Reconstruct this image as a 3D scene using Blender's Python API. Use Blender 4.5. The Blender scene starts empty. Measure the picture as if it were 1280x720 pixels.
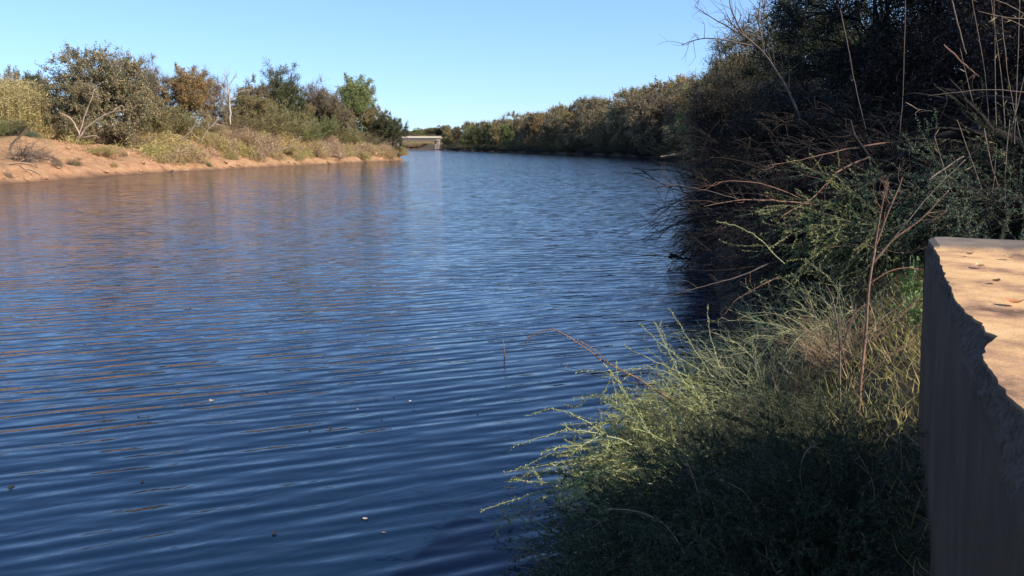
import bpy, bmesh, math, random
import numpy as np
from mathutils import Vector

# ------------------------------------------------------------------ basics
SC = bpy.context.scene
COL = SC.collection
PI = math.pi
H = 3.2            # eye height above the water
F = 1005.0         # focal length in pixels of a 1280 wide picture
PITCH = math.atan(180.0 / F)
TO_SUN = Vector((0.9 * math.cos(math.radians(37)), -0.436 * math.cos(math.radians(37)), math.sin(math.radians(37)))).normalized()

def ray(u, v):
    a, b = (u - 640.0) / F, (360.0 - v) / F
    return Vector((a, math.cos(PITCH) + b * math.sin(PITCH), -math.sin(PITCH) + b * math.cos(PITCH)))
def at(u, v, dist):                      # the point seen there, DIST metres ahead
    r = ray(u, v); r *= dist / r.y
    return Vector((r.x, r.y, H + r.z))
def atz(u, v, z):
    r = ray(u, v); r *= (z - H) / r.z
    return Vector((r.x, r.y, z))

def tag(o, label=None, cat=None, group=None, kind=None):
    if label: o['label'] = label
    if cat: o['category'] = cat
    if group: o['group'] = group
    if kind: o['kind'] = kind
    elif cat: o['kind'] = 'thing'
    return o

def sstep(a, b, x):
    t = np.clip((x - a) / (b - a), 0, 1)
    return t * t * (3 - 2 * t)

def _hash(ix, iy, s):
    h = np.sin(ix * 127.1 + iy * 311.7 + s * 74.7) * 43758.5453
    return h - np.floor(h)
def noise2(x, y, s=0.0):
    x = np.asarray(x, float); y = np.asarray(y, float)
    ix = np.floor(x); iy = np.floor(y); fx = x - ix; fy = y - iy
    fx = fx * fx * (3 - 2 * fx); fy = fy * fy * (3 - 2 * fy)
    a = _hash(ix, iy, s); b = _hash(ix + 1, iy, s); c = _hash(ix, iy + 1, s); d = _hash(ix + 1, iy + 1, s)
    return (a + (b - a) * fx + (c - a) * fy + (a - b - c + d) * fx * fy) * 2 - 1
def fbm(x, y, s=0.0, o=4):
    r = 0; a = 1.0; t = 0
    for k in range(o):
        r = r + a * noise2(x * 2 ** k, y * 2 ** k, s + k * 3.1); t += a; a *= 0.5
    return r / t

# ------------------------------------------------------------------ mesh from numpy
def mesh_np(name, V, Fq, mats, tint=None, smooth=False, midx=None, attr='tint'):
    """V n x 3, Fq m x 4 (or m x 3)."""
    me = bpy.data.meshes.new(name)
    V = np.ascontiguousarray(V, dtype=np.float32); Fq = np.ascontiguousarray(Fq, dtype=np.int32)
    k = Fq.shape[1]
    me.vertices.add(len(V)); me.vertices.foreach_set('co', V.ravel())
    me.loops.add(Fq.size); me.loops.foreach_set('vertex_index', Fq.ravel())
    me.polygons.add(len(Fq)); me.polygons.foreach_set('loop_start', np.arange(len(Fq), dtype=np.int32) * k)
    try: me.polygons.foreach_set('loop_total', np.full(len(Fq), k, dtype=np.int32))
    except Exception: pass
    if midx is not None: me.polygons.foreach_set('material_index', np.asarray(midx, dtype=np.int32))
    if tint is not None:
        tint = np.ascontiguousarray(tint, dtype=np.float32)      # n x 4 per point
        at_ = me.color_attributes.new(attr, 'FLOAT_COLOR', 'POINT'); at_.data.foreach_set('color', tint.ravel())
    me.update(calc_edges=True)
    me.polygons.foreach_set('use_smooth', np.full(len(Fq), bool(smooth)))
    for m in mats: me.materials.append(m)
    return me

def link(name, me, parent=None):
    o = bpy.data.objects.new(name, me); COL.objects.link(o)
    if parent is not None: o.parent = parent
    return o
def empty(name, loc=(0, 0, 0), rz=0.0):
    o = bpy.data.objects.new(name, None); COL.objects.link(o)
    o.empty_display_size = 0.2; o.location = loc; o.rotation_euler = (0, 0, rz)
    return o

class Tubes:
    def __init__(s): s.V = []; s.F = []; s.n = 0
    def add(s, pts, r0, r1=None, k=5, cap=True, wob=0.0, rnd=None):
        P = np.asarray([tuple(p) for p in pts], float); n = len(P)
        if r1 is None: r1 = r0
        R = np.asarray(r0, float) if hasattr(r0, '__len__') else np.linspace(r0, r1, n)
        T = np.gradient(P, axis=0); T /= (np.linalg.norm(T, axis=1, keepdims=True) + 1e-9)
        up = np.array([0.31, 0.17, 0.93]) if abs(T[:, 2]).mean() < 0.8 else np.array([0.95, 0.2, 0.1])
        A = np.cross(T, up); A /= (np.linalg.norm(A, axis=1, keepdims=True) + 1e-9); B = np.cross(T, A)
        a = np.linspace(0, 2 * PI, k, endpoint=False)
        ring = P[:, None, :] + R[:, None, None] * (np.cos(a)[None, :, None] * A[:, None, :] + np.sin(a)[None, :, None] * B[:, None, :])
        if wob: ring += (rnd or RN).normal(0, wob, ring.shape)
        s.V.append(ring.reshape(-1, 3))
        i = np.arange(n - 1)[:, None] * k; j = np.arange(k)[None, :]; j2 = (j + 1) % k
        s.F.append((s.n + np.stack([i + j, i + j2, i + k + j2, i + k + j], -1)).reshape(-1, 4))
        s.n += n * k
        s.V.append(P[-1:] + T[-1:] * R[-1]); tip = s.n; s.n += 1          # pointed tip
        b = tip - k
        s.F.append(np.array([[b + q, b + (q + 1) % k, tip, tip] for q in range(k)]))
    def mesh(s, name, mat, smooth=True):
        V = np.concatenate(s.V); Fq = np.concatenate(s.F)
        # drop the degenerate 4th corner of tips by splitting them off as slim quads
        bad = Fq[:, 2] == Fq[:, 3]
        t = Fq[bad]; q = Fq[~bad]
        # tips: reuse as triangles through a second, separate face set
        me = bpy.data.meshes.new(name)
        me.vertices.add(len(V)); me.vertices.foreach_set('co', V.astype(np.float32).ravel())
        loops = np.concatenate([q.ravel(), t[:, :3].ravel()]).astype(np.int32)
        me.loops.add(len(loops)); me.loops.foreach_set('vertex_index', loops)
        ls = np.concatenate([np.arange(len(q)) * 4, len(q) * 4 + np.arange(len(t)) * 3]).astype(np.int32)
        me.polygons.add(len(ls)); me.polygons.foreach_set('loop_start', ls)
        try: me.polygons.foreach_set('loop_total', np.concatenate([np.full(len(q), 4), np.full(len(t), 3)]).astype(np.int32))
        except Exception: pass
        me.update(calc_edges=True)
        me.polygons.foreach_set('use_smooth', np.full(len(ls), bool(smooth)))
        me.materials.append(mat)
        return me

RN = np.random.default_rng(7)

class Leaves:
    """Many small diamond leaves; tint r = clump value, g = leaf value."""
    def __init__(s): s.C = []; s.D = []; s.L = []; s.W = []; s.T = []
    def add(s, C, D, L, W, clump, rng):
        n = len(C)
        s.C.append(C); s.D.append(D); s.L.append(np.broadcast_to(L, (n,))); s.W.append(np.broadcast_to(W, (n,)))
        t = np.zeros((n, 2)); t[:, 0] = clump; t[:, 1] = rng.random(n); s.T.append(t)
    def mesh(s, name, mats, rng, fold=0.25):
        C = np.concatenate(s.C); D = np.concatenate(s.D); L = np.concatenate(s.L)[:, None]; W = np.concatenate(s.W)[:, None]; T = np.concatenate(s.T)
        D = D / (np.linalg.norm(D, axis=1, keepdims=True) + 1e-9)
        R = rng.normal(size=C.shape); S = np.cross(D, R); S /= (np.linalg.norm(S, axis=1, keepdims=True) + 1e-9)
        N = np.cross(D, S)
        a = C - D * L * 0.5; b = C + S * W * 0.5 + N * W * fold; c = C + D * L * 0.5; d = C - S * W * 0.5 + N * W * fold
        V = np.stack([a, b, c, d], 1).reshape(-1, 3)
        Fq = np.arange(len(C) * 4).reshape(-1, 4)
        tint = np.ones((len(C), 4, 4)); tint[:, :, 0] = T[:, None, 0]; tint[:, :, 1] = T[:, None, 1]
        return mesh_np(name, V, Fq, mats, tint.reshape(-1, 4))

# ------------------------------------------------------------------ materials
def mat(name):
    m = bpy.data.materials.new(name); m.use_nodes = True
    nt = m.node_tree; b = nt.nodes['Principled BSDF']
    return m, nt, b
def N(nt, t, **kw):
    n = nt.nodes.new(t)
    for k, v in kw.items():
        if k.startswith('i_'): n.inputs[k[2:].replace('_', ' ')].default_value = v
        else: setattr(n, k, v)
    return n
def mixc(nt, f, a, b, blend='MIX'):
    n = nt.nodes.new('ShaderNodeMix'); n.data_type = 'RGBA'; n.blend_type = blend
    for i, x in ((0, f), (6, a), (7, b)):
        if isinstance(x, bpy.types.NodeSocket): nt.links.new(x, n.inputs[i])
        else: n.inputs[i].default_value = (*x, 1) if isinstance(x, tuple) and len(x) == 3 else x
    return n.outputs[2]
def ramp(nt, fac, stops):
    r = nt.nodes.new('ShaderNodeValToRGB'); nt.links.new(fac, r.inputs[0])
    els = r.color_ramp.elements
    while len(els) < len(stops): els.new(0.5)
    for e, (p, c) in zip(els, stops):
        e.position = p; e.color = (*c, 1) if isinstance(c, tuple) else (c, c, c, 1)
    return r.outputs[0]
def math_(nt, op, a, b=None):
    n = nt.nodes.new('ShaderNodeMath'); n.operation = op
    for i, x in ((0, a), (1, b)):
        if x is None: continue
        if isinstance(x, bpy.types.NodeSocket): nt.links.new(x, n.inputs[i])
        else: n.inputs[i].default_value = x
    return n.outputs[0]

def leaf_mat(name, a, b, c=None, bias=0.5, trans=0.25):
    """a, b leaf colours mixed by clump; c sprinkled on single leaves."""
    m, nt, p = mat(name)
    at_ = N(nt, 'ShaderNodeAttribute', attribute_name='tint')
    sep = nt.nodes.new('ShaderNodeSeparateColor'); nt.links.new(at_.outputs['Color'], sep.inputs[0])
    f = ramp(nt, sep.outputs[0], [(max(0, bias - 0.3), 0.0), (min(1, bias + 0.3), 1.0)])
    col = mixc(nt, f, a, b)
    if c is not None:
        f2 = ramp(nt, sep.outputs[1], [(0.78, 0.0), (0.86, 1.0)])
        col = mixc(nt, f2, col, c)
    val = ramp(nt, sep.outputs[1], [(0.0, 0.6), (1.0, 1.35)])
    col = mixc(nt, 1.0, col, val, 'MULTIPLY')
    nt.links.new(col, p.inputs['Base Color']); p.inputs['Roughness'].default_value = 0.62
    p.inputs['Specular IOR Level'].default_value = 0.25
    tr = nt.nodes.new('ShaderNodeBsdfTranslucent'); nt.links.new(col, tr.inputs[0])
    mx = nt.nodes.new('ShaderNodeMixShader'); mx.inputs[0].default_value = trans
    nt.links.new(p.outputs[0], mx.inputs[1]); nt.links.new(tr.outputs[0], mx.inputs[2])
    nt.links.new(mx.outputs[0], nt.nodes['Material Output'].inputs[0])
    return m

def bark_mat(name, a, b, scale=6.0):
    m, nt, p = mat(name)
    tc = N(nt, 'ShaderNodeTexCoord'); mp = N(nt, 'ShaderNodeMapping'); mp.inputs['Scale'].default_value = (scale, scale, scale * 0.25)
    nt.links.new(tc.outputs['Object'], mp.inputs[0])
    nz = N(nt, 'ShaderNodeTexNoise', i_Scale=3.0, i_Detail=5.0, i_Roughness=0.65); nt.links.new(mp.outputs[0], nz.inputs['Vector'])
    col = ramp(nt, nz.outputs[0], [(0.3, a), (0.7, b)])
    nt.links.new(col, p.inputs['Base Color']); p.inputs['Roughness'].default_value = 0.9; p.inputs['Specular IOR Level'].default_value = 0.2
    bp = N(nt, 'ShaderNodeBump', i_Strength=0.5, i_Distance=0.02); nt.links.new(nz.outputs[0], bp.inputs['Height']); nt.links.new(bp.outputs[0], p.inputs['Normal'])
    return m

M = {}
M['olive'] = leaf_mat('olive_leaf', (0.184, 0.175, 0.066), (0.292, 0.230, 0.102), (0.431, 0.300, 0.138), trans=0.33)
M['greygreen'] = leaf_mat('grey_green_leaf', (0.184, 0.179, 0.092), (0.259, 0.219, 0.114), (0.409, 0.280, 0.156), trans=0.33)
M['rust'] = leaf_mat('rust_leaf', (0.33, 0.2, 0.08), (0.21, 0.17, 0.07), (0.42, 0.27, 0.11), trans=0.35)
M['brown'] = leaf_mat('brown_leaf', (0.22, 0.165, 0.095), (0.16, 0.135, 0.075), (0.29, 0.21, 0.12), trans=0.33)
M['dark'] = leaf_mat('dark_green_leaf', (0.057, 0.083, 0.033), (0.097, 0.113, 0.044), (0.162, 0.127, 0.055), trans=0.33)
M['green'] = leaf_mat('green_leaf', (0.144, 0.203, 0.061), (0.231, 0.254, 0.083), (0.350, 0.305, 0.112), trans=0.33)
M['willow'] = leaf_mat('yellow_green_leaf', (0.27, 0.26, 0.085), (0.34, 0.29, 0.11), (0.42, 0.35, 0.16), trans=0.4)
M['straw'] = leaf_mat('straw_blade', (0.5, 0.35, 0.16), (0.42, 0.32, 0.13), (0.58, 0.44, 0.24), trans=0.4)
M['goldgreen'] = leaf_mat('gold_green_blade', (0.36, 0.33, 0.1), (0.44, 0.36, 0.13), (0.52, 0.4, 0.18), trans=0.4)
M['tanbrush'] = leaf_mat('tan_brush', (0.42, 0.28, 0.17), (0.34, 0.24, 0.14), (0.52, 0.37, 0.24), trans=0.35)
M['purple'] = leaf_mat('mauve_brown_twiglet', (0.221, 0.143, 0.111), (0.169, 0.117, 0.091), (0.299, 0.208, 0.156))
M['bluegreen'] = leaf_mat('blue_green_leaf', (0.096, 0.144, 0.084), (0.144, 0.180, 0.096), None)
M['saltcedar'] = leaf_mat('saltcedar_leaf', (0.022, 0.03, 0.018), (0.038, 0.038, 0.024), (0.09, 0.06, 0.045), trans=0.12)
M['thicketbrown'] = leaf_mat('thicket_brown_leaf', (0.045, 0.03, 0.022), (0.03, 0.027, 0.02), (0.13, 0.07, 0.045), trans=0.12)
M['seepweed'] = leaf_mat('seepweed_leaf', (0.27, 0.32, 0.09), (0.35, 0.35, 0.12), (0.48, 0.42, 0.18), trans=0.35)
M['seepshade'] = leaf_mat('seepweed_shaded_leaf', (0.028, 0.046, 0.016), (0.042, 0.056, 0.022), (0.11, 0.1, 0.05), trans=0.15)  # shaded copy of seepweed: wall shadow painted into the leaf colour
M['leafgreen'] = leaf_mat('broad_weed_leaf', (0.12, 0.2, 0.05), (0.16, 0.24, 0.07), None, trans=0.3)
M['litter'] = leaf_mat('dry_litter', (0.3, 0.19, 0.1), (0.2, 0.13, 0.07), (0.42, 0.3, 0.18), trans=0.1)
M['bark'] = bark_mat('grey_bark', (0.12, 0.09, 0.065), (0.22, 0.17, 0.13))
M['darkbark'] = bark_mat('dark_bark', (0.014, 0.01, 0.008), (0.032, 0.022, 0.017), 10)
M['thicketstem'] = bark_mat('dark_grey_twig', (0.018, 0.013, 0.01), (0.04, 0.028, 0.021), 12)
M['redbark'] = bark_mat('reddish_bark', (0.13, 0.07, 0.045), (0.3, 0.17, 0.11), 20)
M['palebark'] = bark_mat('pale_dead_wood', (0.3, 0.21, 0.14), (0.45, 0.33, 0.22))
M['deadwhite'] = bark_mat('bleached_wood', (0.34, 0.28, 0.22), (0.48, 0.4, 0.33))
M['tanwood'] = bark_mat('tan_dead_twig', (0.3, 0.19, 0.12), (0.45, 0.31, 0.2), 14)
M['greystem'] = bark_mat('grey_brown_twig', (0.1, 0.075, 0.06), (0.19, 0.14, 0.11), 12)
M['greenstem'] = bark_mat('pale_green_stem', (0.3, 0.32, 0.16), (0.42, 0.4, 0.22), 12)
M['shadestem'] = bark_mat('shaded_green_stem', (0.06, 0.063, 0.04), (0.11, 0.105, 0.065), 12)  # darker copy of the green stem, with shade painted in
M['clod'] = bark_mat('earth_clod', (0.24, 0.125, 0.07), (0.4, 0.23, 0.13), 4)
M['cane'] = bark_mat('dry_cane', (0.16, 0.11, 0.08), (0.34, 0.25, 0.18), 14)

# ------------------------------------------------------------------ river banks and terrain
LY = [-3000, -60, 0, 40, 64, 77, 92, 107, 126, 146, 163, 168, 180, 200, 250, 460, 4000]
LX = [-140, -62, -52, -44, -41.2, -41.2, -40, -36.4, -30.3, -26, -21.6, -22.4, -26, -33.5, -56, -92, -500]
RY = [-3000, -60, -10, 0, 3, 5.8, 8, 10, 13, 22, 60, 110, 150, 189, 230, 268, 321, 430, 460, 4000]
RX = [-60, -14, -3.0, -0.7, 0.15, 1.0, 1.75, 2.5, 3.5, 5.7, 14.5, 27, 34, 36, 28, 16, 0, -34, -42, -1500]
def Lx(y): return np.interp(y, LY, LX) + noise2(np.asarray(y) * 0.35, 3.3, 1) * 0.35 + noise2(np.asarray(y) * 0.09, 7.7, 2) * 0.5
def Rx(y):
    y = np.asarray(y, float)
    return np.interp(y, RY, RX) + noise2(y * 0.5, 9.3, 4) * 0.2 * sstep(8, 20, y) + noise2(y * 0.08, 5.2, 5) * 1.0 * sstep(25, 60, y)
def ground(x, y):
    x = np.asarray(x, float); y = np.asarray(y, float)
    dl = Lx(y) - x; dr = x - Rx(y); de = (y - 500) * 0.7
    d = np.maximum(np.maximum(dl, dr), de)
    left = dl >= dr
    n1 = fbm(x * 0.12, y * 0.12, 11, 4); n2 = fbm(x * 0.6, y * 0.6, 21, 3)
    # left bank: low lip, sandy slope, shelf
    zl = 0.2 * sstep(0, 0.3, d) + 0.75 * sstep(0.1, 1.5, d + 0.5 * n2) + 2.85 * sstep(1.0, 11.0, d + n1 * 2.6) + 0.5 * sstep(10, 26, d) + 0.06 * n2 * sstep(0, 2, d) + 0.45 * n1 * sstep(2, 9, d) + 0.34 * np.abs(fbm(x * 0.9, y * 0.9, 71, 4)) * sstep(0.5, 2, d) - 0.5 * np.clip(fbm(x * 0.5, y * 0.28, 81, 2) - 0.12, 0, 1) * sstep(1, 3, d) * (1 - sstep(9, 12, d))
    # right bank
    near = 1 - sstep(25, 60, y)
    zr_near = 0.1 * sstep(0, 0.2, d) + 1.45 * sstep(0.1, 2.6, d) + 1.3 * sstep(3.5, 12, d) + 0.06 * n2 * sstep(0.2, 1.5, d)
    zr_far = 0.3 * sstep(0, 0.6, d) + 2.9 * sstep(0.5, 8, d + n1) + 0.3 * n1 * sstep(2, 9, d) + 0.05 * n2 * sstep(0, 2, d)
    zr = zr_near * near + zr_far * (1 - near)
    back = np.where(left, 1.6 * sstep(24, 45, d), 3.2 * sstep(12, 34, d) * (1 - near) + 2.0 * sstep(14, 30, d) * near) + 3.0 * sstep(18, 70, de)
    zland = np.where(left, zl, zr) + back
    zwater = -np.clip(-d * 0.35, 0, 1.6)
    return np.where(d > 0, zland, zwater)
def gz(x, y): return float(ground(x, y))

def axis(segs):
    out = [segs[0][0]]
    for a, b, s in segs:
        n = max(1, int(round((b - a) / s))); out += list(np.linspace(a, b, n + 1)[1:])
    return np.array(out)
gx = axis([(-3000, -400, 260), (-400, -140, 20), (-140, -70, 4), (-70, -18, 0.6), (-18, -4, 2), (-4, 12, 0.18), (12, 60, 0.9), (60, 160, 7), (160, 400, 30), (400, 3000, 260)])
gy = axis([(-400, -60, 40), (-60, -4, 3), (-4, 30, 0.22), (30, 60, 0.8), (60, 180, 0.7), (180, 520, 3.5), (520, 800, 20), (800, 4000, 320)])
X, Y = np.meshgrid(gx, gy)
Z = ground(X, Y)
nx, ny = len(gx), len(gy)
V = np.stack([X, Y, Z], -1).reshape(-1, 3)
i = (np.arange(ny - 1)[:, None] * nx + np.arange(nx - 1)[None, :])
Fg = np.stack([i, i + 1, i + nx + 1, i + nx], -1).reshape(-1, 4)
# what the soil is made of: r = right bank (brown, crown shade painted in), g = grass/litter cover, b = damp edge
dl = Lx(Y) - X; dr = X - Rx(Y)
d = np.maximum(dl, dr)
cover = sstep(7.5, 13, d + fbm(X * 0.2, Y * 0.2, 31, 3) * 5)
cover = np.maximum(cover, sstep(0.15, 0.45, fbm(X * 0.35, Y * 0.35, 41, 3)) * sstep(1, 4, d) * 0.8)
cover = np.maximum(cover, np.where(dl > dr, sstep(95, 125, Y) * 0.35, 0))
damp = 1 - sstep(0.05, 0.5, d)
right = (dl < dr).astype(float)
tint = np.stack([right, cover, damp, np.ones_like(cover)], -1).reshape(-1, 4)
m, nt, p = mat('river_soil')
at_ = N(nt, 'ShaderNodeAttribute', attribute_name='soil'); sep = nt.nodes.new('ShaderNodeSeparateColor'); nt.links.new(at_.outputs['Color'], sep.inputs[0])
tc = N(nt, 'ShaderNodeTexCoord')
n1 = N(nt, 'ShaderNodeTexNoise', i_Scale=0.9, i_Detail=9.0, i_Roughness=0.62); nt.links.new(tc.outputs['Object'], n1.inputs['Vector'])
n2 = N(nt, 'ShaderNodeTexNoise', i_Scale=9.0, i_Detail=6.0, i_Roughness=0.7); nt.links.new(tc.outputs['Object'], n2.inputs['Vector'])
sand = ramp(nt, n1.outputs[0], [(0.32, (0.26, 0.135, 0.07)), (0.48, (0.42, 0.225, 0.115)), (0.7, (0.52, 0.31, 0.17))])
litter = ramp(nt, n2.outputs[0], [(0.3, (0.13, 0.085, 0.045)), (0.5, (0.24, 0.17, 0.09)), (0.7, (0.34, 0.25, 0.12))])
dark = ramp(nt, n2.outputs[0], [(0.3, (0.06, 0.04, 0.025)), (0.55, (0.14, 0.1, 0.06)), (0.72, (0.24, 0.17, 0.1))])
clod = ramp(nt, n2.outputs[0], [(0.33, 0.5), (0.47, 1.0), (0.7, 1.15)]); sand = mixc(nt, 1.0, sand, clod, 'MULTIPLY')
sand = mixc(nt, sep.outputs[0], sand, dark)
cf = math_(nt, 'MULTIPLY', sep.outputs[1], ramp(nt, n1.outputs[0], [(0.35, 0.35), (0.6, 1.0)]))
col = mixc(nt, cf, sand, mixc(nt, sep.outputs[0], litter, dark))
col = mixc(nt, sep.outputs[2], col, (0.13, 0.075, 0.045))
nt.links.new(col, p.inputs['Base Color']); p.inputs['Roughness'].default_value = 0.95; p.inputs['Specular IOR Level'].default_value = 0.15
bp = N(nt, 'ShaderNodeBump', i_Strength=0.9, i_Distance=0.25); nt.links.new(n2.outputs[0], bp.inputs['Height'])
bp2 = N(nt, 'ShaderNodeBump', i_Strength=0.6, i_Distance=0.5); nt.links.new(n1.outputs[0], bp2.inputs['Height']); nt.links.new(bp.outputs[0], bp2.inputs['Normal'])
nt.links.new(bp2.outputs[0], p.inputs['Normal'])
g = link('ground', mesh_np('ground', V, Fg, [m], tint, True, attr='soil')); tag(g, kind='structure')

# ------------------------------------------------------------------ water
m, nt, p = mat('river_water')
tc = N(nt, 'ShaderNodeTexCoord')
def stretched(rot, sx, sy, detail, rough, dist=0.0):
    mp = N(nt, 'ShaderNodeMapping'); mp.inputs['Rotation'].default_value = (0, 0, math.radians(-rot)); mp.inputs['Scale'].default_value = (sx, sy, 1)
    mp.vector_type = 'POINT'
    # rotate first, then scale: two nodes
    mp.inputs['Scale'].default_value = (1, 1, 1)
    nt.links.new(tc.outputs['Object'], mp.inputs[0])
    sc = N(nt, 'ShaderNodeMapping'); sc.inputs['Scale'].default_value = (sx, sy, 1); nt.links.new(mp.outputs[0], sc.inputs[0])
    nz = N(nt, 'ShaderNodeTexNoise', i_Scale=1.0, i_Detail=detail, i_Roughness=rough, i_Distortion=dist); nt.links.new(sc.outputs[0], nz.inputs['Vector'])
    return nz.outputs[0], sc
def wave(rot, period, along, distort, detail=2.0):
    mp = N(nt, 'ShaderNodeMapping'); mp.inputs['Rotation'].default_value = (0, 0, math.radians(-rot)); nt.links.new(tc.outputs['Object'], mp.inputs[0])
    sc = N(nt, 'ShaderNodeMapping'); sc.inputs['Scale'].default_value = (along, 1, 1); nt.links.new(mp.outputs[0], sc.inputs[0])
    w = N(nt, 'ShaderNodeTexWave', wave_type='BANDS', bands_direction='Y', wave_profile='SIN')
    w.inputs['Scale'].default_value = 0.314 / period; w.inputs['Distortion'].default_value = distort
    w.inputs['Detail'].default_value = detail; w.inputs['Detail Scale'].default_value = 0.9 ; w.inputs['Detail Roughness'].default_value = 0.5
    nt.links.new(sc.outputs[0], w.inputs['Vector'])
    return w.outputs['Fac']
w1a = wave(25, 0.33, 0.2, 4.2); w1b = wave(17, 0.2, 0.25, 5.0); 
slick = N(nt, 'ShaderNodeTexNoise', i_Scale=0.35, i_Detail=3.0, i_Distortion=0.6); nt.links.new(tc.outputs['Object'], slick.inputs['Vector'])
sl = ramp(nt, slick.outputs[0], [(0.36, 0.6), (0.6, 1.1)])
w1 = math_(nt, 'MULTIPLY', math_(nt, 'ADD', w1a, math_(nt, 'MULTIPLY', w1b, 0.5)), sl)
w2, _ = stretched(29, 0.6, 3.4, 4.0, 0.5, 0.5)
patch = N(nt, 'ShaderNodeTexNoise', i_Scale=0.05, i_Detail=3.0); nt.links.new(tc.outputs['Object'], patch.inputs['Vector'])
pf = ramp(nt, patch.outputs[0], [(0.35, 0.55), (0.65, 1.15)])
h = math_(nt, 'ADD', math_(nt, 'MULTIPLY', w1, 0.0078), math_(nt, 'MULTIPLY', w2, 0.012))
bp = N(nt, 'ShaderNodeBump', i_Strength=1.0, i_Distance=1.0); nt.links.new(h, bp.inputs['Height'])
# small chop: slopes taken straight from noise so that they stay rough far away too
def slopes(rot, sx, sy, amp):
    mp = N(nt, 'ShaderNodeMapping'); mp.inputs['Rotation'].default_value = (0, 0, math.radians(-rot)); nt.links.new(tc.outputs['Object'], mp.inputs[0])
    sc = N(nt, 'ShaderNodeMapping'); sc.inputs['Scale'].default_value = (sx, sy, 1); nt.links.new(mp.outputs[0], sc.inputs[0])
    nz = N(nt, 'ShaderNodeTexNoise', i_Scale=1.0, i_Detail=3.0, i_Roughness=0.6); nt.links.new(sc.outputs[0], nz.inputs['Vector'])
    a = N(nt, 'ShaderNodeVectorMath', operation='SUBTRACT'); nt.links.new(nz.outputs['Color'], a.inputs[0]); a.inputs[1].default_value = (0.5, 0.5, 0.5)
    b = N(nt, 'ShaderNodeVectorMath', operation='MULTIPLY'); nt.links.new(a.outputs[0], b.inputs[0]); b.inputs[1].default_value = amp
    return b.outputs[0]
s1 = slopes(8, 1.6, 5.5, (0.32, 0.32, 0)); s2 = slopes(15, 0.5, 1.6, (0.2, 0.18, 0))
ad = N(nt, 'ShaderNodeVectorMath', operation='ADD'); nt.links.new(s1, ad.inputs[0]); nt.links.new(s2, ad.inputs[1])
sc_ = N(nt, 'ShaderNodeVectorMath', operation='SCALE'); nt.links.new(ad.outputs[0], sc_.inputs[0]); nt.links.new(pf, sc_.inputs['Scale'])
ad2 = N(nt, 'ShaderNodeVectorMath', operation='ADD'); nt.links.new(bp.outputs[0], ad2.inputs[0]); nt.links.new(sc_.outputs[0], ad2.inputs[1])
nm = N(nt, 'ShaderNodeVectorMath', operation='NORMALIZE'); nt.links.new(ad2.outputs[0], nm.inputs[0])
nt.links.new(nm.outputs[0], p.inputs['Normal'])
p.inputs['Base Color'].default_value = (0.0035, 0.012, 0.028, 1); p.inputs['Roughness'].default_value = 0.06; p.inputs['IOR'].default_value = 1.333
wx = axis([(-200, -60, 10), (-60, 60, 3), (60, 140, 10)]); wy = axis([(-80, 0, 10), (0, 200, 4), (200, 530, 10)])
WX, WY = np.meshgrid(wx, wy)
Vw = np.stack([WX, WY, np.zeros_like(WX)], -1).reshape(-1, 3)
i = (np.arange(len(wy) - 1)[:, None] * len(wx) + np.arange(len(wx) - 1)[None, :])
Fw = np.stack([i, i + 1, i + len(wx) + 1, i + len(wx)], -1).reshape(-1, 4)
w_ = link('river_water', mesh_np('river_water', Vw, Fw, [m])); tag(w_, kind='structure')

# ------------------------------------------------------------------ plant generators (each returns wood mesh, leaf mesh, height, width)
def curve(a, b, bend, n, rng, wob=0.0):
    a = np.asarray(a, float); b = np.asarray(b, float); t = np.linspace(0, 1, n)[:, None]
    P = a + (b - a) * t + np.sin(PI * t) * np.asarray(bend)[None, :]
    if wob:
        P[1:] += np.cumsum(rng.normal(0, wob, (n - 1, 3)), 0)
    return P

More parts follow.
